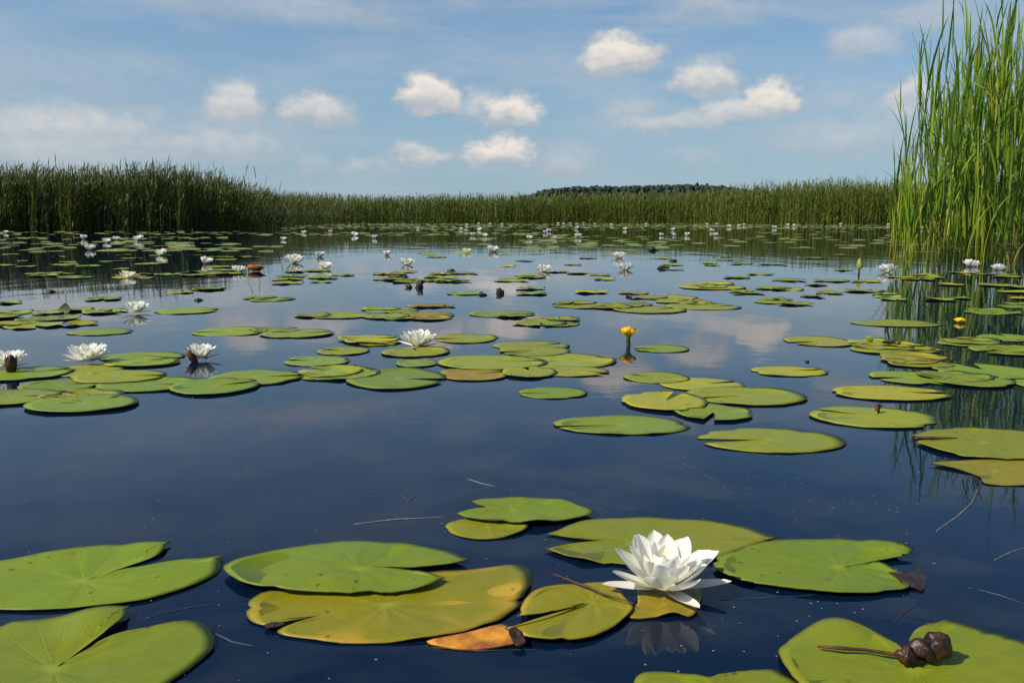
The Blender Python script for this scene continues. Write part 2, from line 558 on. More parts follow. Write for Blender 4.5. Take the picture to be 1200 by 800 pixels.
def pad_mesh(outline, ctr, rings, amp, seed, seam, lifts=(), thick=.0010, zmin=.0012, puff=.0007, rimlift=0.0):
    """outline, ctr: 2-D points about the pad's own origin; a leaf sheet with top, rim wall and underside"""
    n = len(outline)
    vs, fs, uv = [], [], []
    angs = []
    for p in outline:
        d = p - ctr
        angs.append(math.atan2(d.y, d.x))
    scale = sum((p - ctr).length for p in outline) / n

    def zat(p, s, a):
        q = Vector((p.x * 9, p.y * 9, seed * 3.7))
        z = amp * noise.noise(q) * (0.3 + .7 * s) + amp * .6 * noise.noise(q * 2.3) * s
        z += puff * (abs(math.sin(a * 5.5 + seed)) + .5 * math.sin(a * 3 + seed * 2)) * math.sin(math.pi * min(1, s * 1.05)) * 1.5
        z -= .0018 * (1 - s) ** 2
        z += rimlift * max(0, (s - .90) / .10) ** 2 * (0.45 + noise.noise(Vector((math.cos(a) * 1.6, math.sin(a) * 1.6, seed))))
        for (lx, ly, lr, dz) in lifts:
            dd = math.hypot(p.x - lx, p.y - ly) / lr
            if dd < 1:
                z += dz * (1 - dd * dd) ** 2
        return z
    vs.append((ctr.x, ctr.y, 0))
    for k in range(1, rings + 1):
        s = (k / rings) ** .85
        for j, p in enumerate(outline):
            q = ctr.lerp(p, s)
            vs.append((q.x, q.y, zat(q, s, angs[j])))
    ntop = len(vs)
    for j, p in enumerate(outline):                     # lower rim
        t0 = vs[1 + (rings - 1) * n + j]
        vs.append((p.x * .994 + ctr.x * .006, p.y * .994 + ctr.y * .006, t0[2] - thick))
    vs.append((ctr.x, ctr.y, -thick - .001))
    loops = []

    def U(j):
        a = (angs[j % n] - seam) % (2 * math.pi)
        return a / (2 * math.pi)
    for j in range(n):
        j2 = (j + 1) % n
        u1, u2 = U(j), U(j2)
        if u2 < u1 - .5: u2 += 1
        if u1 < u2 - .5: u1 += 1
        fs.append((0, 1 + j, 1 + j2)); loops += [((u1 + u2) / 2, 0), (u1, (1 / rings) ** .85), (u2, (1 / rings) ** .85)]
        for k in range(1, rings):
            a, b = 1 + (k - 1) * n, 1 + k * n
            s1, s2 = (k / rings) ** .85, ((k + 1) / rings) ** .85
            fs.append((a + j, b + j, b + j2, a + j2)); loops += [(u1, s1), (u1, s2), (u2, s2), (u2, s1)]
        b = 1 + (rings - 1) * n
        fs.append((b + j, ntop + j, ntop + j2, b + j2)); loops += [(u1, 1), (u1, 1), (u2, 1), (u2, 1)]
        fs.append((ntop + n, ntop + j2, ntop + j)); loops += [(u1, .9)] * 3
    # orientation: make the top face up
    area = sum(outline[j].x * outline[(j + 1) % n].y - outline[(j + 1) % n].x * outline[j].y for j in range(n))
    if area < 0:
        nf, nl, o = [], [], 0
        for f in fs:
            nf.append(tuple(reversed(f))); nl += list(reversed(loops[o:o + len(f)])); o += len(f)
        fs, loops = nf, nl
    zlow = min(v[2] for v in vs[ntop:ntop + n])
    me = bpy.data.meshes.new('lily_pad')
    me.from_pydata(vs, [], fs)
    me.polygons.foreach_set('use_smooth', [len(f) != 4 or max(f) < ntop for f in fs])
    l = me.uv_layers.new(name='polar')
    l.data.foreach_set('uv', np.array(loops, dtype=np.float32).ravel())
    me.materials.append(M_PAD)
    me.update()
    return me, zlow


GAP = 0.0035


def traced_pad(pts, center, label, colr, age=.1, layer=0, rings=9, sub=4, amp=.0022, lifts=(), seed=None, group='large lily pads at the front', rimlift=.0018):
    z = .0022 + layer * .0028
    C = gp(*center, z)
    P = [gp(q[0], q[1], z) for q in pts for _ in range(2 if len(q) > 2 else 1)]
    cx = sum(p.x for p in P) / len(P); cy = sum(p.y for p in P) / len(P)
    org = Vector((cx, cy, 0))
    out2 = catmull([Vector((p.x - cx, p.y - cy)) for p in P], sub)
    out2 = [p for i, p in enumerate(out2) if (p - out2[i - 1]).length > 1e-5]
    sc = sum(p.length for p in out2) / len(out2)
    sd = seed if seed is not None else rnd.uniform(0, 50)
    out2 = [p * (1 + .012 * noise.noise(Vector((p.x / sc * 6, p.y / sc * 6, sd))) + .007 * noise.noise(Vector((p.x / sc * 17, p.y / sc * 17, sd)))) for p in out2]
    c2 = Vector((C.x - cx, C.y - cy))
    rb = random.Random(int(sd * 1013))
    for _ in range(4):
        kb, dp, wd_ = rb.randrange(len(out2)), rb.uniform(.02, .07), rb.choice([1, 1, 2])
        if (out2[kb] - c2).length > .6 * sc:
            for q in range(wd_):
                jb = (kb + q) % len(out2)
                out2[jb] = out2[jb].lerp(c2, dp * rb.uniform(.5, 1))
    near = min(out2, key=lambda p: (p - c2).length)
    seam = math.atan2(near.y - c2.y, near.x - c2.x)
    lf = []
    for (lx, ly, lr, dz) in lifts:
        q = gp(lx, ly, z); lf.append((q.x - cx, q.y - cy, lr, dz))
    for k in range(3):
        q = rnd.choice(out2); lf.append((q.x, q.y, rnd.uniform(.018, .04), rnd.uniform(-.001, .0038)))
    me, zlow = pad_mesh(out2, c2, rings, amp, sd, seam, lf, rimlift=rimlift)
    o = obj('lily_pad', me, loc=(cx, cy, z))
    o.color = (colr[0] * .78, colr[1] * .74, colr[2] * .5, age)
    tag(o, label, 'lily pad', group)
    return o


EXTRA = []


def ellipse_pad(x0, x1, y0, y1, notch, label, colr=MID, age=.1, layer=0, gap=.22, group='lily pads on the water', name='lily_pad', amp=.003, ragged=.03, rimlift=.008, tilt=None, seed=None):
    """a notched pad that spans a box of the picture on the water; notch: degrees on the water, 0 = right, 90 = away"""
    z = .0016 + layer * .0017
    xc, yc = (x0 + x1) / 2, (y0 + y1) / 2
    far_, near_ = gp(xc, y0, z), gp(xc, y1, z)
    cy = (far_.y + near_.y) / 2
    b = (far_.y - near_.y) / 2
    t = cy / px_dir(xc, yc).y
    L = gp(x0, yc, z); Rr = gp(x1, yc, z)
    a = (Rr.x - L.x) / 2
    cx = (Rr.x + L.x) / 2
    if b > 1.15 * a:
        EXTRA.append((cx, cy, a, b, colr, age, yc, xc))
        cy -= (b - a * .9) * rnd.uniform(-.2, .9)
        b = a * .9
    return place_pad(cx, cy, a, b, notch, label, colr, age, z, gap, group, name, amp, ragged, rimlift, tilt, seed)


def place_pad(cx, cy, a, b, notch, label, colr, age, z, gap, group, name='lily_pad', amp=.003, ragged=.03, rimlift=.008, tilt=None, seed=None, n=40, rings=5):
    sd = seed if seed is not None else rnd.uniform(0, 90)
    phi = R(notch)
    g0 = gap * .5
    out2 = []
    for k in range(n):
        th = phi + g0 + (2 * math.pi - 2 * g0) * k / (n - 1)
        rr = 1 + ragged * 2 * noise.noise(Vector((math.cos(th) * 1.3, math.sin(th) * 1.3, sd))) + ragged * noise.noise(Vector((math.cos(th) * 6, math.sin(th) * 6, sd)))
        out2.append(Vector((math.cos(th), math.sin(th))) * rr)
    rb = random.Random(int(sd * 997))
    for _ in range(rb.choice([0, 1, 1, 2, 3])):
        kb, db = rb.randrange(2, n - 3), rb.uniform(.04, .13)
        out2[kb] = out2[kb] * (1 - db); out2[kb + 1] = out2[kb + 1] * (1 - db * rb.uniform(.2, .9))
    tip = out2[-1]
    ap = Vector((math.cos(phi), math.sin(phi))) * .14
    out2 += [tip.lerp(ap, .33), tip.lerp(ap, .7), ap, ap.lerp(out2[0], .3), ap.lerp(out2[0], .67)]
    ctr = Vector((0, 0))
    out2 = [Vector((p.x * a, p.y * b)) for p in out2]
    seam = math.atan2(ap.y * b, ap.x * a)
    me, zlow = pad_mesh(out2, ctr, rings, amp, sd, seam, (), rimlift=rimlift)
    o = obj(name, me, loc=(cx, cy, z))
    o.color = (colr[0] * .92, colr[1] * .90, colr[2], age)
    if tilt: o.rotation_euler = tilt
    tag(o, label, 'lily pad', group)
    return o


# --- the large pads at the front, outlines laid on the water
traced_pad([(197, 637, 1), (160, 636), (110, 640), (60, 647), (20, 654), (-40, 664), (-85, 683), (-80, 700), (-40, 712), (33, 715), (80, 713), (133, 708), (173, 702), (213, 690), (240, 679), (258, 667), (260, 653, 1), (217, 655), (173, 663), (143, 667), (118, 674), (153, 662), (187, 650)],
           (98, 680), 'large green pad cropped by left frame edge, upper of two, notch to upper right', GREEN, .12, 0, lifts=[(180, 642, .05, .006)])
traced_pad([(149, 716, 1), (100, 720), (50, 725), (0, 731), (-60, 745), (-95, 780), (-60, 815), (0, 840), (80, 842), (150, 825), (200, 799), (227, 780), (247, 763), (252, 750), (245, 737), (233, 729), (207, 729), (167, 737), (133, 746), (103, 757), (78, 774), (97, 760), (127, 742), (147, 728)],
           (62, 783), 'large green pad in the bottom left corner, deep notch between two lobes', (.160, .215, .024), .12, 0, lifts=[(120, 728, .06, .011)])
traced_pad([(549, 654, 1), (533, 647), (503, 640), (463, 635), (417, 634), (377, 637), (333, 643), (293, 652), (266, 661), (263, 668), (280, 682), (317, 690), (367, 694), (423, 695), (470, 692), (503, 685), (519, 677, 1), (497, 670), (470, 667), (436, 665.5), (463, 664), (497, 663), (527, 660)],
           (420, 667), 'broad bright green pad left of centre lying on a yellowed one, notch to the right', (.150, .225, .030), .02, 2, lifts=[(390, 672, .10, .004)])
traced_pad([(289, 713), (293, 727), (312, 732), (331, 727), (372, 722, 1), (325, 739), (350, 747), (390, 752), (437, 753), (483, 750), (533, 742), (577, 730), (603, 715), (613, 706), (615, 697), (623, 683), (620, 668), (607, 661), (577, 664), (543, 668), (510, 669), (450, 675), (383, 682), (317, 692), (298, 700)],
           (452, 708), 'yellow-olive pad with orange edges, half under the bright green pad left of centre', (.205, .205, .018), .46, 0)
traced_pad([(608, 723, 1), (613, 707), (627, 693), (653, 686), (680, 684), (707, 682), (722, 688), (734, 700), (742, 710), (738, 718), (720, 733), (687, 747), (647, 750), (613, 746), (595, 737, 1), (640, 726), (672, 714), (686, 707), (664, 712), (636, 720)],
           (696, 704), 'yellow-olive pad just left of the large white flower, brown at its upper edge', (.215, .215, .018), .42, 1)
traced_pad([(737, 723), (747, 707), (748, 687), (772, 679), (808, 683), (824, 697), (812, 721), (790, 720), (770, 723)],
           (778, 708), 'small yellowed pad with curled rim under the large white flower', (.22, .19, .03), .30, 0, rings=6)
traced_pad([(643, 625, 1), (667, 617), (697, 610), (747, 607), (797, 607), (840, 610), (880, 618), (909, 630, 1), (883, 639), (850, 652), (820, 661), (780, 665), (733, 662), (700, 660), (670, 655), (640, 644, 1), (667, 638), (697, 635), (716, 633), (690, 632), (667, 630)],
           (740, 636), 'broad olive green pad behind the large white flower, notch to the left', (.185, .215, .024), .14, 0)
traced_pad([(836, 664), (843, 652), (873, 640), (910, 633), (950, 631), (987, 631), (1013, 634), (1027, 635), (1053, 640), (1070, 646, 1), (1062, 651), (1040, 648), (1018, 656), (1002, 662), (1030, 658), (1050, 667), (1063, 673), (1067, 683), (1058, 690), (1017, 694), (973, 694), (927, 689), (887, 683), (857, 675)],
           (985, 664), 'green pad right of the large white flower with torn withered brown right edge', (.135, .210, .026), .10, 1, lifts=[(1045, 640, .05, .007)])
JP = traced_pad([(915, 773), (914, 760), (927, 747), (947, 735), (973, 729), (1000, 732), (1027, 742), (1050, 753), (1062, 764), (1064, 758), (1067, 747), (1077, 735), (1100, 726), (1127, 729), (1160, 738), (1200, 750), (1245, 772), (1260, 800), (1230, 840), (1150, 865), (1050, 862), (975, 835), (935, 800)],
                (1072, 785), 'large green pad in the bottom right corner carrying a withered brown pod', (.165, .215, .022), .27, 1, lifts=[(985, 735, .05, .006)])
traced_pad([(743, 799), (753, 789), (780, 788), (813, 793), (832, 797), (845, 791), (867, 785), (897, 783), (917, 787), (945, 802), (950, 830), (900, 855), (830, 860), (765, 840), (742, 815)],
           (838, 815), 'green pad cut off by the bottom frame edge left of the pod-bearing pad', (.165, .215, .022), .1, 0, rings=7)
traced_pad([(552, 588, 1), (577, 584), (613, 583), (653, 585), (683, 592), (697, 598), (687, 604), (660, 609), (620, 612), (580, 610), (547, 606), (535, 601, 1), (552, 597), (570, 595), (560, 592)],
           (600, 597), 'bright green pad in open water above the centre, resting on a smaller pad', (.150, .225, .028), .06, 2)
traced_pad([(522, 618), (528, 611), (550, 607), (580, 606), (605, 610), (619, 616), (612, 623), (590, 629), (565, 631), (538, 627)],
           (572, 617), 'small yellow-green pad peeking from under the bright pad above the centre', (.20, .22, .028), .08, 0, rings=6)
traced_pad([(1070, 510, 1), (1093, 504), (1133, 501), (1167, 502), (1200, 504), (1235, 510), (1250, 521), (1225, 534), (1190, 538), (1150, 537), (1117, 532), (1087, 523), (1076, 516), (1125, 513)],
           (1150, 518), 'wide green pad cut by right frame edge with a brown split on its left', (.185, .220, .030), .14, 1)
traced_pad([(1092, 544, 1), (1110, 541), (1153, 539), (1200, 539), (1235, 545), (1240, 558), (1200, 568), (1155, 566), (1148, 558), (1125, 551)],
           (1165, 551), 'yellowed pad at right frame edge tucked under a wide green pad', (.21, .20, .03), .28, 0)

# --- the middle distance: (x0, x1, y0, y1, notch, tone, age, layer, label)
MIDPADS = [
    (650, 812, 487, 509, 195, MID, .05, 0, 'long green pad with notch on the left, nearest of the cluster right of centre'),
    (792, 883, 473, 493, 250, MID, .12, 1, 'small ragged pad touching the nearest long pad right of centre'),
    (728, 830, 459, 481, 60, YELLOWISH, .05, 2, 'yellow-green rounded pad at the left of the cluster right of centre'),
    (805, 945, 453, 475, 200, OLIVE, .1, 1, 'broad pad at the right of the cluster right of centre'),
    (772, 873, 442, 458, 20, YELLOWISH, .08, 0, 'yellowish pad at the back of the cluster right of centre'),
    (731, 807, 436, 449, 150, OLIVE, .06, 0, 'small far pad at upper left of the cluster right of centre'),
    (817, 988, 501, 531, 185, OLIVE, .22, 0, 'ragged yellow-green pad with dark nicks floating apart, right of centre'),
    (607, 688, 453, 467, 190, GREEN, .05, 0, 'small lone green pad in open water near the centre'),
    (881, 970, 429, 441, 10, YELLOWISH, .05, 0, 'lone narrow yellow-green pad right of the yellow flower'),
    (743, 808, 404, 413, 180, GREEN, .05, 0, 'narrow pad floating at the foot of the yellow flower stem'),
    (953, 1098, 476, 502, 140, OLIVE, .12, 0, 'oval olive pad in front of the reed reflections, with a small stub in its middle'),
    (977, 1113, 451, 469, 350, YELLOWISH, .05, 1, 'smooth yellow-green pad just behind the oval olive pad on the right'),
    (1023, 1110, 434, 451, 190, MID, .06, 0, 'left pad of the overlapping trio on the reed reflections'),
    (1093, 1188, 435, 456, 20, MID, .05, 2, 'middle pad of the overlapping trio on the reed reflections'),
    (1097, 1217, 426, 444, 90, GREEN, .05, 1, 'rear pad of the overlapping trio on the reed reflections'),
    (1190, 1260, 444, 457, 90, MID, .1, 0, 'pad just entering at the right frame edge beside the overlapping trio'),
    (922, 1000, 394, 406, 200, YELLOWISH, .08, 0, 'leftmost pad of the row stretching from the right reeds'),
    (990, 1056, 397, 416, 100, OLIVE, .1, 1, 'green pad with a raised tip in the row from the right reeds'),
    (1030, 1094, 398, 416, 330, OLIVE, .12, 0, 'pad with a dark scrap on it in the row from the right reeds'),
    (1030, 1092, 412, 427, 240, YELLOWISH, .14, 2, 'frontmost yellowed pad of the row from the right reeds'),
    (1097, 1156, 396, 407, 10, MID, .05, 0, 'flat pad left of two overlapping ones on the dark reed reflection'),
    (1130, 1218, 397, 418, 200, MID, .08, 1, 'front of two overlapping pads on the dark reed reflection'),
    (1147, 1218, 389, 402, 90, GREEN, .05, 0, 'rear of two overlapping pads on the dark reed reflection'),
    (1000, 1104, 375, 383, 0, OLIVE, .1, 0, 'thin strip of a pad left of the floating yellow flower'),
    (1128, 1182, 361, 369, 30, GREEN, .05, 0, 'pad right behind the floating yellow flower'),
    (1172, 1220, 354, 365, 0, GREEN, .05, 0, 'pad at the right frame edge behind the floating yellow flower'),
    (246, 354, 433, 451, 10, MID, .08, 1, 'pad with brown edge at the right end of the left row of pads'),
    (200, 302, 443, 462, 30, GREEN, .05, 2, 'pointed pad in front of the others in the left row'),
    (112, 232, 441, 459, 350, GREEN, .05, 1, 'long low pad in the middle of the left row'),
    (83, 194, 433, 449, 10, OLIVE, .08, 2, 'pad directly below the white flower in the left row'),
    (25, 114, 444, 459, 20, GREEN, .05, 0, 'pad second row left, below the half open white flower'),
    (-25, 80, 429, 446, 40, GREEN, .06, 1, 'pad cut by the left frame edge below the half open flower'),
    (62, 143, 427, 441, 170, OLIVE, .06, 0, 'pad at the back of the left row beside the white flower'),
    (-40, 68, 456, 475, 10, MID, .05, 1, 'pad at the left frame edge in the nearest part of the left row'),
    (32, 160, 462, 483, 130, GREEN, .04, 2, 'nearest pad of the left row, green and boat shaped'),
    (58, 107, 458, 471, 90, OLIVE, .05, 0, 'small pad wedged behind the boat shaped one in the left row'),
    (117, 216, 412, 424, 340, MID, .08, 0, 'pad floating left of the flower with the brown bud'),
    (150, 212, 418, 430, 200, MID, .06, 1, 'darker pad lapping in front, left of the flower with the brown bud'),
    (352, 410, 432, 448, 340, MID, .06, 0, 'small pad bridging the left row and the folded pad'),
    (408, 523, 432, 456, 350, (.155, .225, .026), .05, 1, 'bright green folded pad ending the left row near the centre'),
    (332, 411, 417, 429, 170, BLUISH, .1, 0, 'lone bluish green pad with curled rim left of the central white flower'),
    (372, 434, 406, 416, 160, OLIVE, .12, 0, 'olive pad behind the bluish curled pad'),
    (421, 468, 395, 405, 10, YELLOWISH, .08, 0, 'small pad touching the left of the central white flower'),
    (446, 528, 406, 418, 100, OLIVE, .1, 1, 'pad right under the central white flower'),
    (508, 584, 391, 402, 190, OLIVE, .08, 0, 'pad reaching right from the central white flower'),
    (463, 514, 421, 430, 0, BLUISH, .1, 0, 'half sunk pad crossing the reflection of the central white flower'),
    (512, 642, 416, 433, 10, OLIVE, .1, 1, 'left pad of the dense raft in the centre'),
    (600, 722, 414, 432, 200, OLIVE, .08, 0, 'right pad of the dense raft in the centre'),
    (512, 598, 431, 446, 20, (.26, .21, .03), .3, 0, 'browned front left pad of the dense raft in the centre'),
    (588, 652, 429, 442, 100, OLIVE, .1, 2, 'small front pad in the middle of the dense raft'),
    (627, 714, 429, 441, 330, YELLOWISH, .12, 0, 'front right pad of the dense raft in the centre'),
    (577, 669, 400, 410, 30, OLIVE, .1, 0, 'farther of two pads behind the dense raft'),
    (585, 669, 405, 417, 200, OLIVE, .06, 1, 'nearer of two pads behind the dense raft'),
    (629, 679, 374, 383, 10, MID, .14, 0, 'small lone pad left of the yellow flower'),
    (360, 435, 364, 375, 180, OLIVE, .1, 0, 'left pad of the strip behind the central white flower'),
    (427, 490, 358, 369, 20, OLIVE, .2, 0, 'middle pad of the strip behind the central white flower'),
    (470, 535, 358, 374, 10, (.24, .20, .03), .3, 1, 'reddish brown pad ending the strip behind the central white flower'),
    (425, 480, 366, 376, 120, MID, .16, 2, 'front pad of the strip behind the central white flower'),
    (550, 628, 363, 373, 0, MID, .08, 0, 'lone faint pad between two strips beyond the central flower'),
    (227, 312, 383, 394, 190, MID, .06, 0, 'left of two thin pads behind the flower with the brown bud'),
    (306, 392, 383, 397, 20, MID, .06, 1, 'right of two thin pads behind the flower with the brown bud'),
    (183, 254, 360, 368, 10, MID, .06, 0, 'thin pad right of the small white flower on the left'),
    (80, 154, 385, 393, 10, BLUISH, .06, 0, 'faint thin pad below the small white flower on the left'),
    (648, 725, 352, 364, 180, OLIVE, .18, 0, 'left pad of the raft behind the yellow flower'),
    (718, 800, 353, 369, 30, OLIVE, .12, 1, 'front pad of the raft behind the yellow flower'),
    (780, 868, 353, 366, 10, OLIVE, .1, 0, 'right pad of the raft behind the yellow flower'),
    (743, 815, 341, 354, 90, YELLOWISH, .14, 0, 'left pad in the back row of the raft behind the yellow flower'),
    (800, 880, 330, 346, 20, YELLOWISH, .06, 1, 'right pad in the back row of the raft behind the yellow flower'),
    (883, 932, 350, 357, 10, OLIVE, .08, 0, 'lone thin pad right of the raft behind the yellow flower'),
    (290, 338, 347, 357, 10, MID, .1, 0, 'small pad with dark rim in the open blue water left of centre'),
]
for (x0, x1, y0, y1, nt, tone, age, lay, lab) in MIDPADS:
    k = rnd.uniform(.74, .94)
    ellipse_pad(x0, x1, y0, y1, nt, lab, tuple(c * k for c in tone), age + rnd.uniform(0, .12), lay, rnd.uniform(.16, .4), rimlift=.0025, amp=.0013)

for (cx, cy, a, b, colr, age, yc, xc) in EXTRA:
    where = 'the thin strips on the pale water left of centre' if xc < 430 else 'the strip behind the central white flower' if xc < 640 else 'the raft behind the yellow flower' if xc < 940 else 'the right side by the reeds'
    for i in range(int(1.5 * b / a)):
        th, q = rnd.uniform(0, 6.28), rnd.random() ** .5
        a2 = rnd.uniform(.07, .12)
        k = rnd.uniform(.8, 1.1)
        place_pad(cx + a * q * math.cos(th) * 1.05, cy + b * q * math.sin(th), a2, a2 * rnd.uniform(.7, 1), rnd.uniform(0, 360), 'small ragged pad filling out ' + where,
                  tuple(c * k for c in colr), age + rnd.uniform(0, .25), .002 + .003 * rnd.random(), rnd.uniform(.2, .5), 'small pads of ' + where, n=24, rings=3, rimlift=.006, ragged=.06, amp=.002)

# --- small pads farther out, told apart only as members of their patch
PATCHES = [
    (0, 300, 297, 325, 40, 'small olive pad in the crowded patch below the left reeds', 'pads crowded below the left reeds'),
    (0, 135, 360, 384, 14, 'pad in the loose patch at the left edge around an upright leaf', 'pads around the upright leaf at the left'),
    (300, 560, 316, 331, 26, 'small pad in the strip with white flowers left of centre', 'pads in the flowery strip left of centre'),
    (500, 780, 300, 346, 20, 'scattered small pad in the open middle water', 'pads scattered in the middle'),
    (780, 1010, 296, 346, 24, 'scattered small pad on the open water left of the tall reeds', 'pads scattered left of the tall reeds'),
    (1010, 1200, 316, 350, 20, 'small pad at the foot of the tall reeds on the right', 'pads at the foot of the tall reeds'),
    (0, 300, 336, 356, 5, 'thin stray pad on the pale water below the left patch', 'stray pads on the pale water'),
]
TONES = [OLIVE, MID, GREEN, OLIVE, YELLOWISH, BLUISH]
for (x0, x1, y0, y1, n, lab, grp) in PATCHES:
    for i in range(n):
        yy = y0 + (y1 - y0) * rnd.random()
        p = gp(rnd.uniform(x0, x1), yy, .008)
        a = rnd.uniform(.075, .135) * (1.0 if yy < 340 else .9)
        tone = rnd.choice(TONES)
        k = rnd.uniform(.8, 1.08)
        place_pad(p.x, p.y, a, a * rnd.uniform(.8, 1.05), rnd.uniform(0, 360), lab, tuple(c * k for c in tone), rnd.uniform(0, .3), (.002 + .003 * rnd.random()), rnd.uniform(.2, .5), grp,
                  n=20, rings=3, rimlift=.008, amp=.002, tilt=(rnd.gauss(0, .012), rnd.gauss(0, .012), 0))


def far_mat():
    vs, fs, cs = [], [], []
    r2 = random.Random(21)

    def one(x, y, a, tone):
        o = len(vs); n = 10
        tx, ty = r2.gauss(0, .02), abs(r2.gauss(.0, .04))
        a0 = r2.uniform(0, 6)
        z0 = .003 + .006 * r2.random()
        k = r2.uniform(.7, 1.1)
        for j in range(n):
            th = a0 + 2 * math.pi * j / n
            dx, dy = a * math.cos(th) * (1 + r2.uniform(-.1, .1)), a * math.sin(th)
            vs.append((x + dx, y + dy, max(.002, z0 + dx * tx + dy * ty)))
            cs.append(tuple(c * k for c in tone))
        fs.append(tuple(range(o, o + n)))
    # (px0, px1, d0, d1, count)
    for (a, b, d0, d1, n) in [(-60, 330, 11.5, 30, 340), (330, 700, 16, 24, 90), (330, 1080, 38, 74, 2200), (330, 620, 24, 36, 160), (620, 1050, 13, 36, 200), (480, 780, 10.5, 16, 50), (1050, 1250, 10, 40, 120)]:
        for i in range(n):
            d = d0 + (d1 - d0) * r2.random()
            q = gd(r2.uniform(a, b), d)
            if noise.noise(Vector((q.x * .12, q.y * .25, 4.0))) < -.12 and d < 36:
                continue
            tone = r2.choice([(.17, .20, .03), (.21, .21, .03), (.14, .19, .035), (.23, .18, .045), (.18, .24, .03)])
            one(q.x, q.y, r2.uniform(.09, .15), tone)
    me = mesh_from('lily_pad_mat', vs, fs, M_FARPAD, False)
    at = me.color_attributes.new('tint', 'FLOAT_COLOR', 'POINT')
    at.data.foreach_set('color', np.array([(*c, 1) for c in cs], dtype=np.float32).ravel())
    o = obj('lily_pad_mat', me)
    tag(o, 'distant floating lily pads merging into mats before the reeds', 'lily pads', kind='stuff')


far_mat()


def specks():
    r2 = random.Random(5)
    vs, fs = [], []
    for i in range(420):
        if i % 3: cxy = gp(r2.uniform(0, 1200), r2.uniform(345, 800))
        else: cxy = gp(*r2.choice([(150, 600), (600, 640), (860, 720), (1050, 600), (300, 770), (640, 480), (430, 480), (920, 560)]))
        p = cxy + Vector((r2.gauss(0, .07), r2.gauss(0, .10), 0))
        a = r2.uniform(.0006, .0018)
        o, a0 = len(vs), r2.uniform(0, 3)
        for k in range(5):
            th = a0 + k * 1.2566
            vs.append((p.x + a * r2.uniform(.6, 1.4) * math.cos(th), p.y + a * r2.uniform(.6, 1.4) * math.sin(th), .0006))
        vs.append((p.x, p.y, .0012))
        fs += [(o + k, o + (k + 1) % 5, o + 5) for k in range(5)]
    o = obj('floating_specks', mesh_from('floating_specks', vs, fs, M_STRAW, False))
    tag(o, 'tiny pale specks of plant litter drifting on the water', 'litter', kind='stuff')


specks()

# ------------------------------------------------------------------ flowers
def petal_grid(L, W, e0, e1, cup, r0=.008, nu=12, nv=9, tipk=.62, twist=0.0):
    """one petal growing along +X from radius r0: elevation e0 at the base, e1 at the tip"""
    pts = []
    x, z = r0, 0.0
    for i in range(nu):
        s = i / (nu - 1)
        e = e0 + (e1 - e0) * s
        if i:
            x += L / (nu - 1) * math.cos(e); z += L / (nu - 1) * math.sin(e)
        wd = W * .5 * max(.0, (s + .10) ** .55 * (1 - s) ** tipk) * 1.62 + .0004
        nx, nz = -math.sin(e), math.cos(e)
        for j in range(nv):
            q = 2 * j / (nv - 1) - 1
            lift = cup * wd * q * q + .10 * wd * math.cos(q * 3 * math.pi) * .12
            pts.append((x + nx * lift, q * wd + twist * s * L * .2, z + nz * lift))
    return pts, nu, nv


def petal_mesh(name, mat, **kw):
    pts, nu, nv = petal_grid(**kw)
    fs, uv = [], []
    for i in range(nu - 1):
        for j in range(nv - 1):
            fs.append((i * nv + j, (i + 1) * nv + j, (i + 1) * nv + j + 1, i * nv + j + 1))
            for (a, b) in ((i, j), (i + 1, j), (i + 1, j + 1), (i, j + 1)):
                uv.append((b / (nv - 1), a / (nu - 1)))
    me = mesh_from(name, pts, fs, mat)
    l = me.uv_layers.new(name='polar')
    l.data.foreach_set('uv', np.array(uv, dtype=np.float32).ravel())
    return me


def stamen_mesh(k=1.0):
    vs, fs, off = [], [], 0
    v, f = blob((0, 0, .006 * k), .010 * k, .010 * k, .008 * k, 2, .1, 10, 6)
    vs += v; fs += f; off = len(vs)
    for i in range(26):
        a = 2.4 * i
        rr = (.003 + .0095 * (i / 26) ** .5) * k
        d = Vector((math.cos(a), math.sin(a), 0))
        v, f = tube([d * rr * .7 + Vector((0, 0, .004 * k)), d * rr * 1.2 + Vector((0, 0, .016 * k)), d * rr * .9 + Vector((0, 0, .024 * k))], [.0011 * k, .0011 * k, .0006 * k], 4)
        vs += v; fs += [tuple(q + off for q in g) for g in f]; off = len(vs)
    return mesh_from('stamen_cluster', vs, fs, M_STAMEN)


def rings_spec(openness):
    o = openness
    return [  # count, L, W, e0, e1, cup, z, r0
        (8, .060, .0365, R(30 - 16 * o), R(62 - 24 * o), .42, .001, .011),
        (9, .060, .0350, R(40 - 14 * o), R(70 - 22 * o), .44, .004, .010),
        (9, .053, .0315, R(52 - 12 * o), R(78 - 16 * o), .46, .006, .009),
        (8, .043, .0270, R(64 - 8 * o), R(88 - 12 * o), .48, .008, .007),
    ]


STAMENS = stamen_mesh()
PETALS = {}


def petal_variants(openness):
    key = round(openness, 2)
    if key not in PETALS:
        PETALS[key] = [[petal_mesh('petal', M_PETAL, L=L * q, W=W * v, e0=e0 + de, e1=e1 + de * 1.4, cup=cup, r0=r0, twist=tw)
                        for (q, v, de, tw) in ((1, 1, 0, .05), (1.05, .94, R(-5), -.15), (.95, 1.06, R(4), .2))] for (n, L, W, e0, e1, cup, z, r0) in rings_spec(openness)]
    return PETALS[key]


SEPAL_ME = petal_mesh('sepal', M_SEPAL, L=.062, W=.022, e0=R(4), e1=R(16), cup=.35, r0=.010)


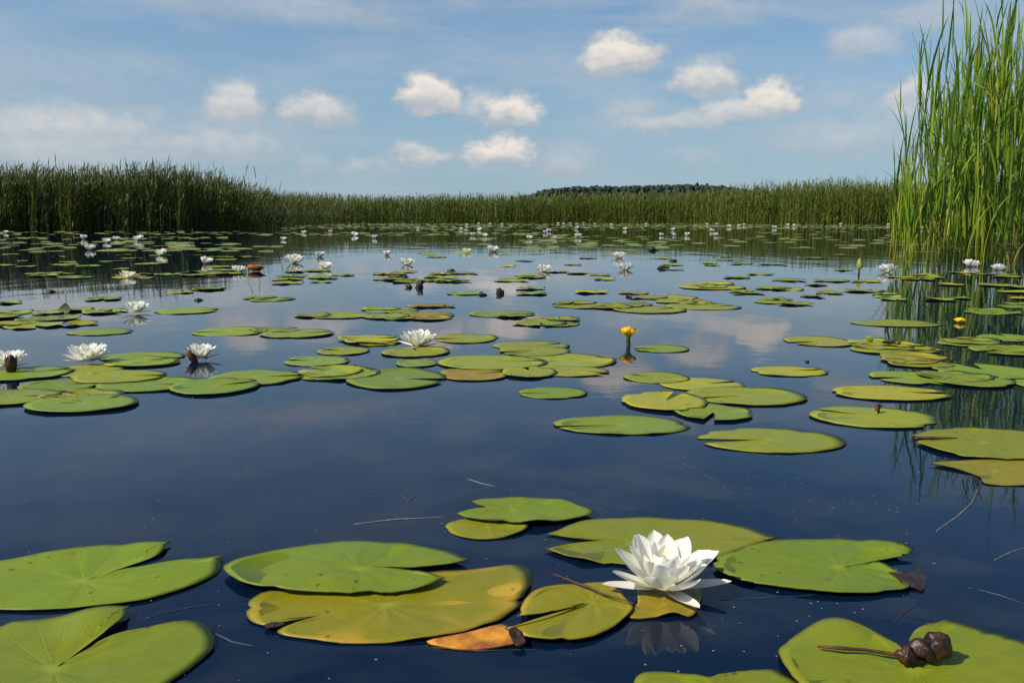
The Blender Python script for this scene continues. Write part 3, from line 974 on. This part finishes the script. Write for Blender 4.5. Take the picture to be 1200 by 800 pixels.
def water_lily(loc, scale, label, seed, openness=.5, tilt=(0, 0), rz=0, sepal_angles=(200, 290, 350, 100), group='white water lilies', rings=4, seps=True):
    r2 = random.Random(seed)
    root = obj('water_lily', None, loc=loc, rot=(tilt[0], tilt[1], rz), scale=scale)
    root.empty_display_size = .03
    tag(root, label, 'flower', group)
    var = petal_variants(openness)
    for k, (n, L, W, e0, e1, cup, z, r0) in enumerate(rings_spec(openness)[:rings]):
        for i in range(n):
            a = 2 * math.pi * (i + .5 * (k % 2)) / n + r2.gauss(0, .07) + k * .21
            obj('petal', r2.choice(var[k]), root, (0, 0, z + .002), (r2.gauss(0, .05), r2.gauss(0, .04), a), r2.uniform(.93, 1.06))
    if seps:
        for a in sepal_angles:
            obj('sepal', SEPAL_ME, root, (0, 0, .0), (0, r2.gauss(0, .03), R(a)), r2.uniform(.92, 1.05))
    obj('stamen_cluster', STAMENS, root, (0, 0, .010))
    return root


def at(px, py, z=0.0):
    return gp(px, py, z)


# the big one at the front
water_lily(at(778, 688, .007), (1.10, 1.10, .97), 'large open white water lily in front on the right, mirrored in dark water', 5, .42, (R(3), R(-2)), .3,
           (187 - 17, 292 - 17, 352 - 17, 90))
# mid-distance ones
water_lily(at(490, 406, .001), 1.14, 'white water lily at the centre of the picture on green pads', 8, .72, rz=1)
water_lily(at(103, 423, .006), 1.06, 'wide open white water lily on the water above the left row of pads', 9, .85, rz=2)
water_lily(at(236, 420, .006), .86, 'white water lily with a brown bud in front of it, left', 10, .5, rz=.6)
water_lily(at(160, 366, .006), 1.0, 'small white water lily with bright reflection left, behind the left row', 12, .45, rz=1.7)
water_lily(at(9, 430, .006), .98, 'white water lily cut by left frame edge with a brown sepal standing in front', 13, .85, rz=.2)

MIDFLOWERS = [
    (344, 309, 22, 'white water lily left of two in the flowery strip left of centre'),
    (380, 316, 18, 'flat white water lily in front in the flowery strip left of centre'),
    (476, 311, 17, 'white water lily mirrored below itself at the right end of the flowery strip'),
    (637, 319, 18, 'white water lily with pinkish gaps alone on the middle water'),
    (733, 317, 18, 'nearer white water lily of a close pair right of the middle'),
    (725, 303, 16, 'farther white water lily of a close pair right of the middle'),
    (280, 320, 18, 'white water lily beside the rust-coloured dead leaf'),
    (150, 326, 18, 'white water lily standing out in the crowded pads below the left reeds'),
    (1039, 320, 21, 'white water lily left of the tall reeds on open water'),
    (1137, 313, 18, 'white water lily in front of the tall reeds, left of two'),
    (1170, 317, 15, 'white water lily in front of the tall reeds, right of two'),
]
for i, (px, py, wd, lab) in enumerate(MIDFLOWERS):
    p = at(px, py, -.004)
    t = p.y
    water_lily(p, max(.8, wd * 1.18 * t / F_PX / .125), lab, 40 + i, rnd.uniform(.45, .9), (rnd.gauss(0, .06), rnd.gauss(0, .06)), rnd.uniform(0, 6), rings=4, seps=False)


def small_flower_mesh(seed, openness):
    """a far lily as one connected rosette of petals"""
    r2 = random.Random(seed)
    vs, fs, uv = [(0, 0, 0)], [], []
    for k, (n, L, W, e0, e1, cup, z, r0) in enumerate(rings_spec(openness)[:3]):
        for i in range(n):
            a = 2 * math.pi * (i + .5 * k) / n + r2.gauss(0, .1)
            pts, nu, nv = petal_grid(L * r2.uniform(.9, 1.1), W * 1.5, e0, e1, cup, r0, 4, 3)
            o = len(vs)
            ca, sa = math.cos(a), math.sin(a)
            vs += [(x * ca - y * sa, x * sa + y * ca, zz_ + z) for (x, y, zz_) in pts]
            for q in range(nv - 1):
                fs.append((0, o + q, o + q + 1)); uv += [(.5, .3)] * 3
            for ii in range(nu - 1):
                for jj in range(nv - 1):
                    fs.append((o + ii * nv + jj, o + (ii + 1) * nv + jj, o + (ii + 1) * nv + jj + 1, o + ii * nv + jj + 1)); uv += [(.5, .6)] * 4
    me = mesh_from('water_lily', vs, fs, M_PETAL)
    l = me.uv_layers.new(name='polar')
    l.data.foreach_set('uv', np.array(uv, dtype=np.float32).ravel())
    return me


SMALL = [small_flower_mesh(i, o) for i, o in enumerate((-.2, .1, .35, .6))]
FAR = {
    ('small white water lily among the dark pads below the left reeds', 'far lilies below the left reeds'):
        [(98, 280, 9), (105, 293, 12), (125, 284, 9), (136, 281, 8), (163, 282, 12), (190, 299, 14), (241, 309, 15), (7, 273, 6)],
    ('small white water lily in the far water left of centre', 'far lilies left of centre'):
        [(332, 281, 7), (356, 273, 6), (387, 272, 5), (415, 276, 8), (439, 279, 7), (375, 301, 12), (453, 299, 10), (280, 265, 7), (360, 261, 5), (373, 261, 5), (490, 268, 4)],
    ('tiny white water lily in the cluster below the far reeds at the centre', 'far lilies at the centre'):
        [(540, 269, 5), (546, 271, 5), (554, 276, 7), (562, 270, 6), (568, 277, 7), (547, 264, 4), (561, 263, 4), (547, 296, 10), (577, 295, 14), (574, 263, 4), (588, 263, 4)],
    ('tiny white water lily in the far water below the wood', 'far lilies below the wood'):
        [(620, 280, 8), (650, 280, 7), (677, 278, 9), (639, 273, 6), (643, 271, 6), (654, 262, 5), (676, 263, 6), (697, 263, 6), (716, 264, 6), (676, 268, 5), (732, 269, 5), (757, 263, 5), (775, 276, 6), (789, 270, 6), (790, 276, 5), (805, 276, 7), (668, 262, 4), (684, 262, 4), (660, 263, 4)],
    ('tiny white water lily in the far water right of the wood', 'far lilies on the right'):
        [(828, 263, 4), (840, 263, 4), (854, 266, 6), (866, 265, 5), (872, 264, 5), (907, 267, 8), (923, 264, 4), (931, 265, 5), (834, 271, 6), (839, 276, 6), (985, 263, 4), (1021, 263, 5), (1041, 264, 8), (1098, 272, 6), (1080, 268, 5), (1126, 270, 5)],
}
for (lab, grp), lst in FAR.items():
    for (px, py, wd) in lst:
        p = at(px, py + .6, -.004)
        s = max(.9, wd * 1.2 * p.y / F_PX / .115)
        s = min(s, 2.4)
        o = obj('water_lily', rnd.choice(SMALL), loc=p, rot=(rnd.gauss(0, .12), rnd.gauss(0, .12), rnd.uniform(0, 6)), scale=s)
        tag(o, lab, 'flower', grp)


def pond_lily(px, py, stem_h, k, label, sink=0.0):
    p = at(px, py, 0)
    root = obj('yellow_pond_lily', None, loc=p)
    root.empty_display_size = .03
    tag(root, label, 'flower', 'yellow pond lilies')
    if stem_h > 0.01:
        v, f = tube([(0.004, 0, -.05), (.002, 0, 0), (0, 0, stem_h * .6), (-.001, 0, stem_h)], [.0082, .0078, .0070, .0095], 8)
        obj('stem', mesh_from('stem', v, f, M_STEM), root)
    pm = petal_mesh('petal', M_YELLOW, L=.027 * k, W=.038 * k, e0=R(8), e1=R(128), cup=.5, r0=.004, tipk=.22)
    for i in range(5):
        obj('petal', pm, root, (0, 0, stem_h - sink), (0, rnd.gauss(0, .05), R(72 * i + 20)), rnd.uniform(.94, 1.05))
    v, f = blob((0, 0, stem_h + .010 * k - sink), .010 * k, .010 * k, .012 * k, 3, .1, 12, 7)
    obj('pistil', mesh_from('pistil', v, f, M_STAMEN), root)


pond_lily(736, 404, .030, 1.65, 'yellow cup-shaped pond lily held above the water on a dark stem')
pond_lily(1125, 378, .0, 1.15, 'yellow pond lily floating on the water by the right reeds', .002)

# ------------------------------------------------------------------ buds, leaves and litter
def lump_thing(name, px, py, rx, rz, label, mat=M_DARK, group=None, cat='seed pod', lift=0.0, stem=0.0):
    p = at(px, py, 0)
    v, f = blob((0, 0, 0), rx, rx * .9, rz, rnd.uniform(0, 50), 1.1, 14, 9, .12)
    if stem > 0:
        root = obj(name, None, loc=p)
        root.empty_display_size = .03
        obj('head', mesh_from('head', v, f, mat), root, (rnd.uniform(-.01, .01), 0, stem + rz * .8))
        v, f = tube([(0, 0, -.03), (.003, 0, stem * .5), (0, 0, stem + rz * .3)], [.006, .004, .003], 6)
        obj('stem', mesh_from('stem', v, f, mat), root)
    else:
        root = obj(name, mesh_from(name, v, f, mat), loc=(p.x, p.y, rz * .45 + lift))
    tag(root, label, cat, group)
    return root


# brown bud in front of a white flower
def bud(px, py, h, label, tilt):
    p = at(px, py, 0)
    root = obj('flower_bud', None, loc=p, rot=(0, tilt, 0))
    root.empty_display_size = .03
    tag(root, label, 'bud')
    v, f = blob((0, 0, h * .42), h * .26, h * .26, h * .5, 5, .12, 14, 9)
    obj('bud_body', mesh_from('bud_body', v, f, M_BROWN), root)
    sm = petal_mesh('sepal', M_BROWN, L=h * 1.05, W=h * .5, e0=R(60), e1=R(104), cup=.5, r0=h * .12)
    for i in range(4):
        obj('sepal', sm, root, (0, 0, -.006), (0, 0, R(90 * i + 30)))


bud(229, 424, .046, 'brown closed bud leaning before a white flower on the left', -.5)
bud(13, 437, .060, 'slim brown bud upright before the white flower at left frame edge', .06)


def curled_leaf(name, px, py, L, W, label, mat, lean=0.0, rz=0.0, e0=70, e1=100, cup=.9, cat='leaf', colr=None, tipk=.45):
    p = at(px, py, 0)
    me = petal_mesh(name, mat, L=L, W=W, e0=R(e0), e1=R(e1), cup=cup, r0=.0, tipk=tipk)
    o = obj(name, me, loc=(p.x, p.y, .002), rot=(0, 0, rz))
    if colr: o.color = (*colr, .1)
    tag(o, label, cat)
    return o


curled_leaf('upright_leaf', 75, 367, .050, .10, 'dark green leaf poking up from the pads at the left edge', M_PAD, rz=R(75), e0=58, e1=84, cup=.12, colr=(.022, .042, .006), tipk=1.0)
curled_leaf('upright_leaf', 1019, 402, .03, .04, 'bright leaf tip raised in the row of pads from the right reeds', M_PAD, rz=R(200), e0=35, e1=70, cup=.6, colr=(.2, .25, .02))
yl = obj('young_leaf', None, loc=at(1006, 322), scale=.82)
yl.empty_display_size = .03
tag(yl, 'yellow-green young leaf standing upright on a dark stalk left of the tall reeds', 'leaf')
v, f = tube([(0, 0, -.03), (.004, 0, .03), (0, 0, .07)], [.010, .008, .006], 6)
obj('stalk', mesh_from('stalk', v, f, M_DARK), yl)
lb = obj('leaf_blade', petal_mesh('leaf_blade', M_PAD, L=.11, W=.055, e0=R(66), e1=R(118), cup=.2, r0=.0, tipk=.9), yl, (0, 0, .06), (0, 0, R(235)))
lb.color = (.22, .26, .02, .1)
lb = obj('leaf_blade', petal_mesh('leaf_blade', M_PAD, L=.07, W=.05, e0=R(35), e1=R(70), cup=.5, r0=.0, tipk=.6), yl, (0, 0, .04), (0, 0, R(-20)))
lb.color = (.30, .24, .03, .1)
dl = obj('dead_leaf', None, loc=at(300, 318))
dl.empty_display_size = .03
dl.scale = (1.0, 1.0, .6)
tag(dl, 'rust-coloured curled dead leaf beside a white flower left of centre', 'leaf')
for (L, W, e0, e1, rz, dx) in [(.12, .13, 20, 65, 185, .03), (.13, .14, 8, 50, -8, -.02), (.11, .15, 35, 95, 262, .0), (.10, .10, 60, 20, 60, .02)]:
    obj('leaf_fragment', petal_mesh('leaf_fragment', M_ORANGE, L=L, W=W, e0=R(e0), e1=R(e1), cup=.3, r0=0, tipk=.35), dl, (dx, 0, .004), (0, 0, R(rz)))
curled_leaf('dead_leaf', 283, 317, .11, .13, 'dark brown curled dead leaf left of the rust-coloured one', M_POD, rz=R(190), e0=15, e1=50, cup=.5)

DARK_BITS = [
    (60, 342, 0, 'dark pod poking up from the pale water at far left'),
    (233, 352, 0, 'dark pod alone on the pale water left of centre'),
    (479, 337, 0, 'left dark pod of three below the mirrored flower'),
    (492, 337, -1, 'dark pod on a stalk, tallest of three below the mirrored flower'),
    (474, 326, .0, 'rear dark pod of three below the mirrored flower'),
    (585, 344, -1, 'dark pod standing tallest in the middle water'),
    (566, 346, .0, 'low dark pod left of the tallest one in the middle water'),
    (529, 318, .0, 'dark lump left of the lone flower on the middle water'),
    (737, 348, 0, 'black pod left of the raft behind the yellow flower'),
    (776, 315, 0, 'dark pod right of the close pair of white flowers'),
    (789, 306, 0, 'dark pod behind and right of the close pair of white flowers'),
    (765, 294, 0, 'farthest small dark pod right of the close pair'),
    (910, 352, 0, 'dark speck of a pod on the thin pad right of the raft'),
    (128, 366, 0, 'brown-black clump at the left foot of the small white flower'),
    (946, 424, 0, 'tiny dark pod by the lone narrow pad'),
]
for (px, py, stm, lab) in DARK_BITS:
    d = at(px, py).y
    lump_thing('seed_pod', px, py, rnd.uniform(2.8, 4.2) * d / F_PX * (1.2 if py < 318 else 1) if py < 400 else .005, rnd.uniform(1.5, 2.4) * d / F_PX if py < 400 else .004, lab, M_DARK, 'dark seed pods', stem=0).scale = (1, 1, 2.6) if stm else (1.15, 1, 1)
lump_thing('leaf_scrap', 1042, 404, .020, .005, 'black scrap lying on a pad in the row from right reeds', M_DARK, None, 'leaf', .008)
lump_thing('leaf_scrap', 1028, 484, .006, .010, 'small brown stub on the oval olive pad', M_BROWN, None, 'leaf', .008)

# withered pod with its stalk on the bottom right pad
pp = at(1088, 772, .0075)
wp = obj('withered_pod', None, loc=pp)
wp.empty_display_size = .03
tag(wp, 'glossy brown withered pod with stalk lying on the bottom right pad', 'seed pod')
PXM = pp.y / F_PX * 1.06
for (dx, dy, rx, ry, rz, s) in [(-.006, .002, .0165, .015, .0135, 2), (.010, .002, .0165, .015, .0165, 7)]:
    v, f = blob((dx * .85, dy, rz * .76), rx * .84, ry * .84, rz * .86, s, .34, 24, 16, .04)
    obj('pod_lobe', mesh_from('pod_lobe', v, f, M_POD), wp)
v, f = blob((-.024, -.006, .006), .0095, .008, .008, 17, .7, 16, 10, .12)
obj('withered_calyx', mesh_from('withered_calyx', v, f, M_POD), wp)
sp = [at(958, 757, .010) - pp, at(985, 759, .0125) - pp, at(1015, 761, .011) - pp, at(1040, 765, .011) - pp, at(1064, 769, .011) - pp]
v, f = tube(sp, [.0013, .0021, .0017, .0019, .0022], 7)
obj('stalk', mesh_from('stalk', v, f, M_BROWN), wp)

# torn brown flap on the pad right of the flower: a loose withered scrap
def flat_scrap(name, pts, z, label, mat, amp=.006, cat='leaf', seed=1, mid=None, bulge=0.0):
    P = [gp(x, y, z) for x, y in pts]
    cx = sum(p.x for p in P) / len(P); cy = sum(p.y for p in P) / len(P)
    out2 = catmull([Vector((p.x - cx, p.y - cy)) for p in P], 3)
    me, zl = pad_mesh(out2, Vector((0, 0)), 5, amp, seed, 0, [(0, 0, .04, bulge)] if bulge else (), thick=.0016, puff=0)
    me.materials[0] = mat
    o = obj(name, me, loc=(cx, cy, z))
    tag(o, label, cat)
    return o


flat_scrap('withered_scrap', [(1040, 664), (1062, 668), (1073, 660), (1082, 652), (1086, 664), (1083, 685), (1074, 684), (1060, 681), (1050, 674)], .008, 'withered brown scrap hanging from the torn edge of the pad right of the flower', M_POD, .016, seed=4)
flat_scrap('dead_leaf', [(500, 752), (540, 744), (587, 733), (600, 741), (609, 752), (590, 757), (560, 760), (530, 759)], .002, 'bright orange dead leaf sticking out under the yellow-olive pad', M_ORANGE, .004, seed=9)
flat_scrap('withered_scrap', [(596, 742), (604, 738), (612, 745), (616, 753), (606, 756), (600, 750)], .006, 'dark brown crumpled scrap beside the orange dead leaf', M_POD, .008, seed=12)
flat_scrap('withered_scrap', [(310, 731), (322, 726), (334, 728), (326, 733), (314, 735)], .005, 'small dark brown scrap at the left tear of the yellow-olive pad', M_POD, .006, seed=15)


def stalk(px_pts, rad, label, mat, z=.0002, name='floating_stalk'):
    rad *= .62 if z < .001 else .85
    P = [gp(x, y, z) for x, y in px_pts]
    o0 = P[0]
    Q = [(p - o0) for p in P]
    fine_pts = []
    for i in range(len(Q) - 1):
        for k in range(4):
            p = Q[i].lerp(Q[i + 1], k / 4)
            p = p + Vector((noise.noise(p * 30) * rad * 1.5, noise.noise(p * 30 + Vector((5, 0, 0))) * rad * 1.5, 0))
            fine_pts.append(p)
    fine_pts.append(Q[-1])
    n = len(fine_pts)
    v, f = tube(fine_pts, [rad * (1 - .6 * abs(2 * i / (n - 1) - .8)) for i in range(n)], 6)
    o = obj(name, mesh_from(name, v, f, mat), loc=o0)
    tag(o, label, 'plant stem')
    return o


stalk([(415, 614), (470, 608), (530, 605)], .0022, 'pale straw floating left of the bright pad above centre', M_STRAW)
stalk([(548, 561), (564, 566), (581, 570)], .0016, 'short pale straw floating alone in dark water near the centre', M_STRAW)
stalk([(468, 578), (479, 588), (494, 574)], .0014, 'faint bent stem in dark water left of the short straw', M_SUNK)
stalk([(740, 523), (780, 535), (820, 552), (850, 572), (870, 592)], .0016, 'long thin stem curving through open water right of centre', M_SUNK)
stalk([(842, 703), (900, 700), (962, 696)], .0012, 'thin brownish stem running right from the large white flower', M_SUNK)
stalk([(1048, 728), (1060, 717), (1078, 706)], .0016, 'short brown stem floating above the bottom right pad', M_BROWN)
stalk([(1165, 656), (1185, 647), (1205, 640)], .0016, 'straw at the right frame edge, upper one', M_STRAW)
stalk([(1145, 690), (1175, 698), (1205, 709)], .0014, 'faint straw at the right frame edge, lower one', M_SUNK)
stalk([(1097, 622), (1122, 605), (1138, 590), (1148, 568)], .0022, 'pale bent twig below the yellowed pad at right', M_STRAW)
stalk([(1150, 566), (1146, 577), (1136, 596)], .0020, 'dark twig hanging below the yellowed pad at right', M_DARK, .0002)
stalk([(170, 724), (220, 712), (290, 703)], .0012, 'faint drowned stem between the left pads', M_SUNK)
stalk([(250, 741), (272, 751), (300, 757)], .0016, 'curved drowned stem right of the bottom left pad', M_SUNK)
stalk([(648, 672), (680, 684), (712, 697), (744, 707)], .0020, 'brown withered stem lying across the pad left of the flower', M_BROWN, .010)
stalk([(1072, 513), (1095, 513), (1122, 513)], .0040, 'red-brown stalk lying on the wide pad at right frame edge', M_BROWN, .009)
stalk([(505, 758), (560, 762), (640, 760)], .0012, 'drowned brown stem below the orange dead leaf', M_SUNK)

# ------------------------------------------------------------------ tall reeds on the right: each stalk a thing of stem and leaves
def reed_stem_mesh(h, bend, c, seed):
    n = 9
    pts = [Vector((bend * (i / (n - 1)) ** 2, .04 * math.sin(seed + 2.5 * i / n), h * i / (n - 1) - (.15 if i == 0 else 0))) for i in range(n)]
    v, f = tube(pts, [.0058 * (1 - .72 * i / (n - 1)) for i in range(n)], 5)
    me = mesh_from('stem', v, f, M_REED)
    at_ = me.color_attributes.new('tint', 'FLOAT_COLOR', 'POINT')
    cols = []
    for i in range(n):
        q = i / (n - 1)
        for k in range(5):
            cols.append((c[0] * (1.3 - .4 * q), c[1] * (1.05 - .1 * q), c[2] * (1.1 - .2 * q), 1))
    at_.data.foreach_set('color', np.array(cols, dtype=np.float32).ravel())
    return me, pts


def reed_leaf_mesh(L, W, e0, e1, c, seed):
    n = 9
    r2 = random.Random(seed)
    vs, fs, cols = [], [], []
    x = z = 0.0
    tw = r2.uniform(-.5, .5)
    for i in range(n):
        s = i / (n - 1)
        e = e0 + (e1 - e0) * s ** 1.6
        if i:
            x += L / (n - 1) * math.cos(e); z += L / (n - 1) * math.sin(e)
        wd = W * .5 * (min(1, .35 + s * 3) * (1 - s) ** .6) + .0003
        nx, nz = -math.sin(e), math.cos(e)
        sy, cy = math.sin(tw * s * 2), math.cos(tw * s * 2)
        for q in (-1, 0, 1):
            lift = .35 * wd * abs(q)
            vs.append((x + nx * (lift + q * wd * sy), q * wd * cy, z + nz * (lift + q * wd * sy)))
            k = 1 + .15 * (q == 0) - .15 * s
            tipb = max(0, (s - .82) / .18) * (seed % 3 == 0)
            cols.append((c[0] * k * (1 - tipb) + .16 * tipb, c[1] * k * (1 - tipb) + .11 * tipb, c[2] * k * (1 - tipb) + .04 * tipb, 1))
    for i in range(n - 1):
        for j in range(2):
            fs.append((i * 3 + j, (i + 1) * 3 + j, (i + 1) * 3 + j + 1, i * 3 + j + 1))
    me = mesh_from('leaf', vs, fs, M_REED)
    at_ = me.color_attributes.new('tint', 'FLOAT_COLOR', 'POINT')
    at_.data.foreach_set('color', np.array(cols, dtype=np.float32).ravel())
    return me


RC = [(.130, .240, .016), (.180, .280, .018), (.230, .300, .020), (.070, .150, .016), (.290, .300, .028), (.105, .210, .018)]
LEAVES = []
sd_ = 0
for c in RC:
    for (L, W, e0, e1) in ((.80, .038, 86, 72), (.62, .034, 82, 52), (.95, .038, 88, 80), (.52, .028, 76, 30), (.75, .026, 86, 80)):
        sd_ += 1
        LEAVES.append((RC.index(c), reed_leaf_mesh(L, W, R(e0), R(e1), c, sd_)))
DRY = [reed_leaf_mesh(.4, .016, R(70), R(-30), (.26, .15, .05), 3), reed_leaf_mesh(.35, .014, R(80), R(10), (.30, .19, .07), 7)]
STEMS = {}


def reed(px, d, h, bend, ci, nleaf, label, group, seed, lo=.12):
    r2 = random.Random(seed)
    full = h
    h = max(.4, h - .30)
    hk = round(h / .25) * .25
    bk = round(bend / .1) * .1
    key = (hk, bk, ci)
    if key not in STEMS:
        STEMS[key] = reed_stem_mesh(hk, bk, RC[ci], seed % 7)
    me, pts = STEMS[key]
    p = gd(px, d)
    root = obj('reed', None, loc=p, rot=(r2.gauss(0, .035), r2.gauss(0, .035), r2.uniform(-.7, .7)), scale=h / hk)
    root.empty_display_size = .05
    tag(root, label, 'reed', group)
    obj('stem', me, root)
    pool = [l for (k, l) in LEAVES if k == ci] * 3 + [l for (k, l) in LEAVES]
    for k in range(nleaf):
        s = lo + (.97 - lo) * (k + r2.uniform(.1, .9)) / nleaf
        fi = s * (len(pts) - 1)
        i = min(int(fi), len(pts) - 2)
        q = pts[i].lerp(pts[i + 1], fi - i)
        lf = r2.choice(DRY) if (s < .42 and r2.random() < .16) else r2.choice(pool)
        obj('leaf', lf, root, q, (0, r2.gauss(0, .07), r2.uniform(0, 2 * math.pi)), min(r2.uniform(.75, 1.15), max(.22, (full * r2.uniform(.92, 1.05) - q.z) / .72)))


rr_ = random.Random(77)
WISP = ('thin dark reed leaning out over the left side of the right stand', 'reeds leaning out of the right stand')
FRINGE = ('thin yellow-green reed at the loose left fringe of the tall reeds', 'reeds at the left fringe')
CLUMP = ('tall green reed in the dense stand at the right frame edge', 'reeds in the right stand')
for (px, d, h, bend, ci) in [(1046, 9.9, 1.15, .0, 4), (1052, 9.6, 1.45, .05, 2), (1058, 9.4, 1.75, -.05, 1), (1063, 9.8, 1.6, .1, 2), (1069, 9.5, 2.0, -.1, 2), (1074, 9.7, 1.9, .0, 1),
                             (1080, 9.3, 2.15, -.15, 1), (1086, 9.6, 2.3, -.05, 0), (1091, 9.9, 2.2, .0, 2), (1050, 9.2, .85, .0, 4), (1061, 9.1, .9, .0, 4), (1066, 9.3, .8, .0, 2)]:
    reed(px, d, h, bend, ci, rr_.randint(4, 6), *FRINGE, seed=rr_.randint(0, 9999), lo=.25)
for (px, d, h, bend) in [(1092, 9.4, 2.35, -.3), (1098, 9.8, 2.6, -.2), (1104, 9.2, 2.5, -.4), (1110, 9.6, 2.8, -.3), (1118, 9.3, 2.75, -.4), (1125, 9.9, 2.95, -.3), (1084, 9.6, 2.1, -.2), (1114, 10.2, 2.65, .2), (1132, 9.5, 3.05, -.3), (1142, 9.7, 3.1, .2), (1076, 9.8, 1.7, -.2)]:
    reed(px, d, h, bend, 3, 4, *WISP, seed=rr_.randint(0, 9999), lo=.4)  # darkest tone throughout: shade of blades against the sky, put into the colour
YOUNG = ('short bright young reed shooting up at the waterline of the right stand', 'young reeds at the waterline')
for i in range(34):
    px = rr_.choice([1052, 1060, 1066, 1074, 1095, 1112, 1130, 1155, 1180]) + rr_.gauss(0, 6)
    reed(px, rr_.uniform(8.5, 9.3), rr_.uniform(.55, 1.25), rr_.choice([-.1, 0, .1]), rr_.choice([2, 1, 1, 4]), rr_.randint(3, 5), *YOUNG, seed=rr_.randint(0, 9999), lo=.02)
DEADR = ('dry brown broken reed leaf bent over the water at the foot of the right stand', 'dry reed leaves at the foot of the stand')
for i in range(16):
    p = gd(rr_.uniform(1088, 1200), rr_.uniform(8.5, 9.6), .0)
    o = obj('dry_reed_leaf', rr_.choice(DRY), loc=p, rot=(rr_.gauss(0, .3), rr_.gauss(0, .3), rr_.uniform(0, 6.28)), scale=rr_.uniform(.7, 1.3))
    tag(o, DEADR[0], 'leaf', DEADR[1])
TONE_WORD = ['mid green', 'fresh green', 'yellow-green', 'dark green', 'yellowing', 'deep green']


def pick_reed(px, d):
    ci = rr_.choices(range(6), [3, 2.8, 1.8, 3, .5, 3])[0]  # dark tones weighted up, putting the shaded sides of blades into the colour
    row = 'front row' if d < 9.9 else 'middle row' if d < 11.2 else 'back row'
    side = 'thinner left side' if px < 1135 else 'dense right side'
    return ci, rr_.randint(7, 10), 'tall %s reed, %s, %s of the right stand' % (TONE_WORD[ci], row, side), 'reeds in the right stand'


for i in range(150):
    px = 1090 + 150 * rr_.random() ** .9
    d = rr_.uniform(8.7, 12.2)
    edge = min(1, max(0, (px - 1085) / 70))
    h = (1.95 + .75 * edge) * (rr_.uniform(.74, 1.0) if rr_.random() < .75 else rr_.uniform(1.0, 1.2)) * (1 + (d - 9.3) * .03)
    reed(px, d, h, rr_.choice([-.2, -.1, 0, 0, .1]), *pick_reed(px, d), seed=rr_.randint(0, 99999), lo=.04)
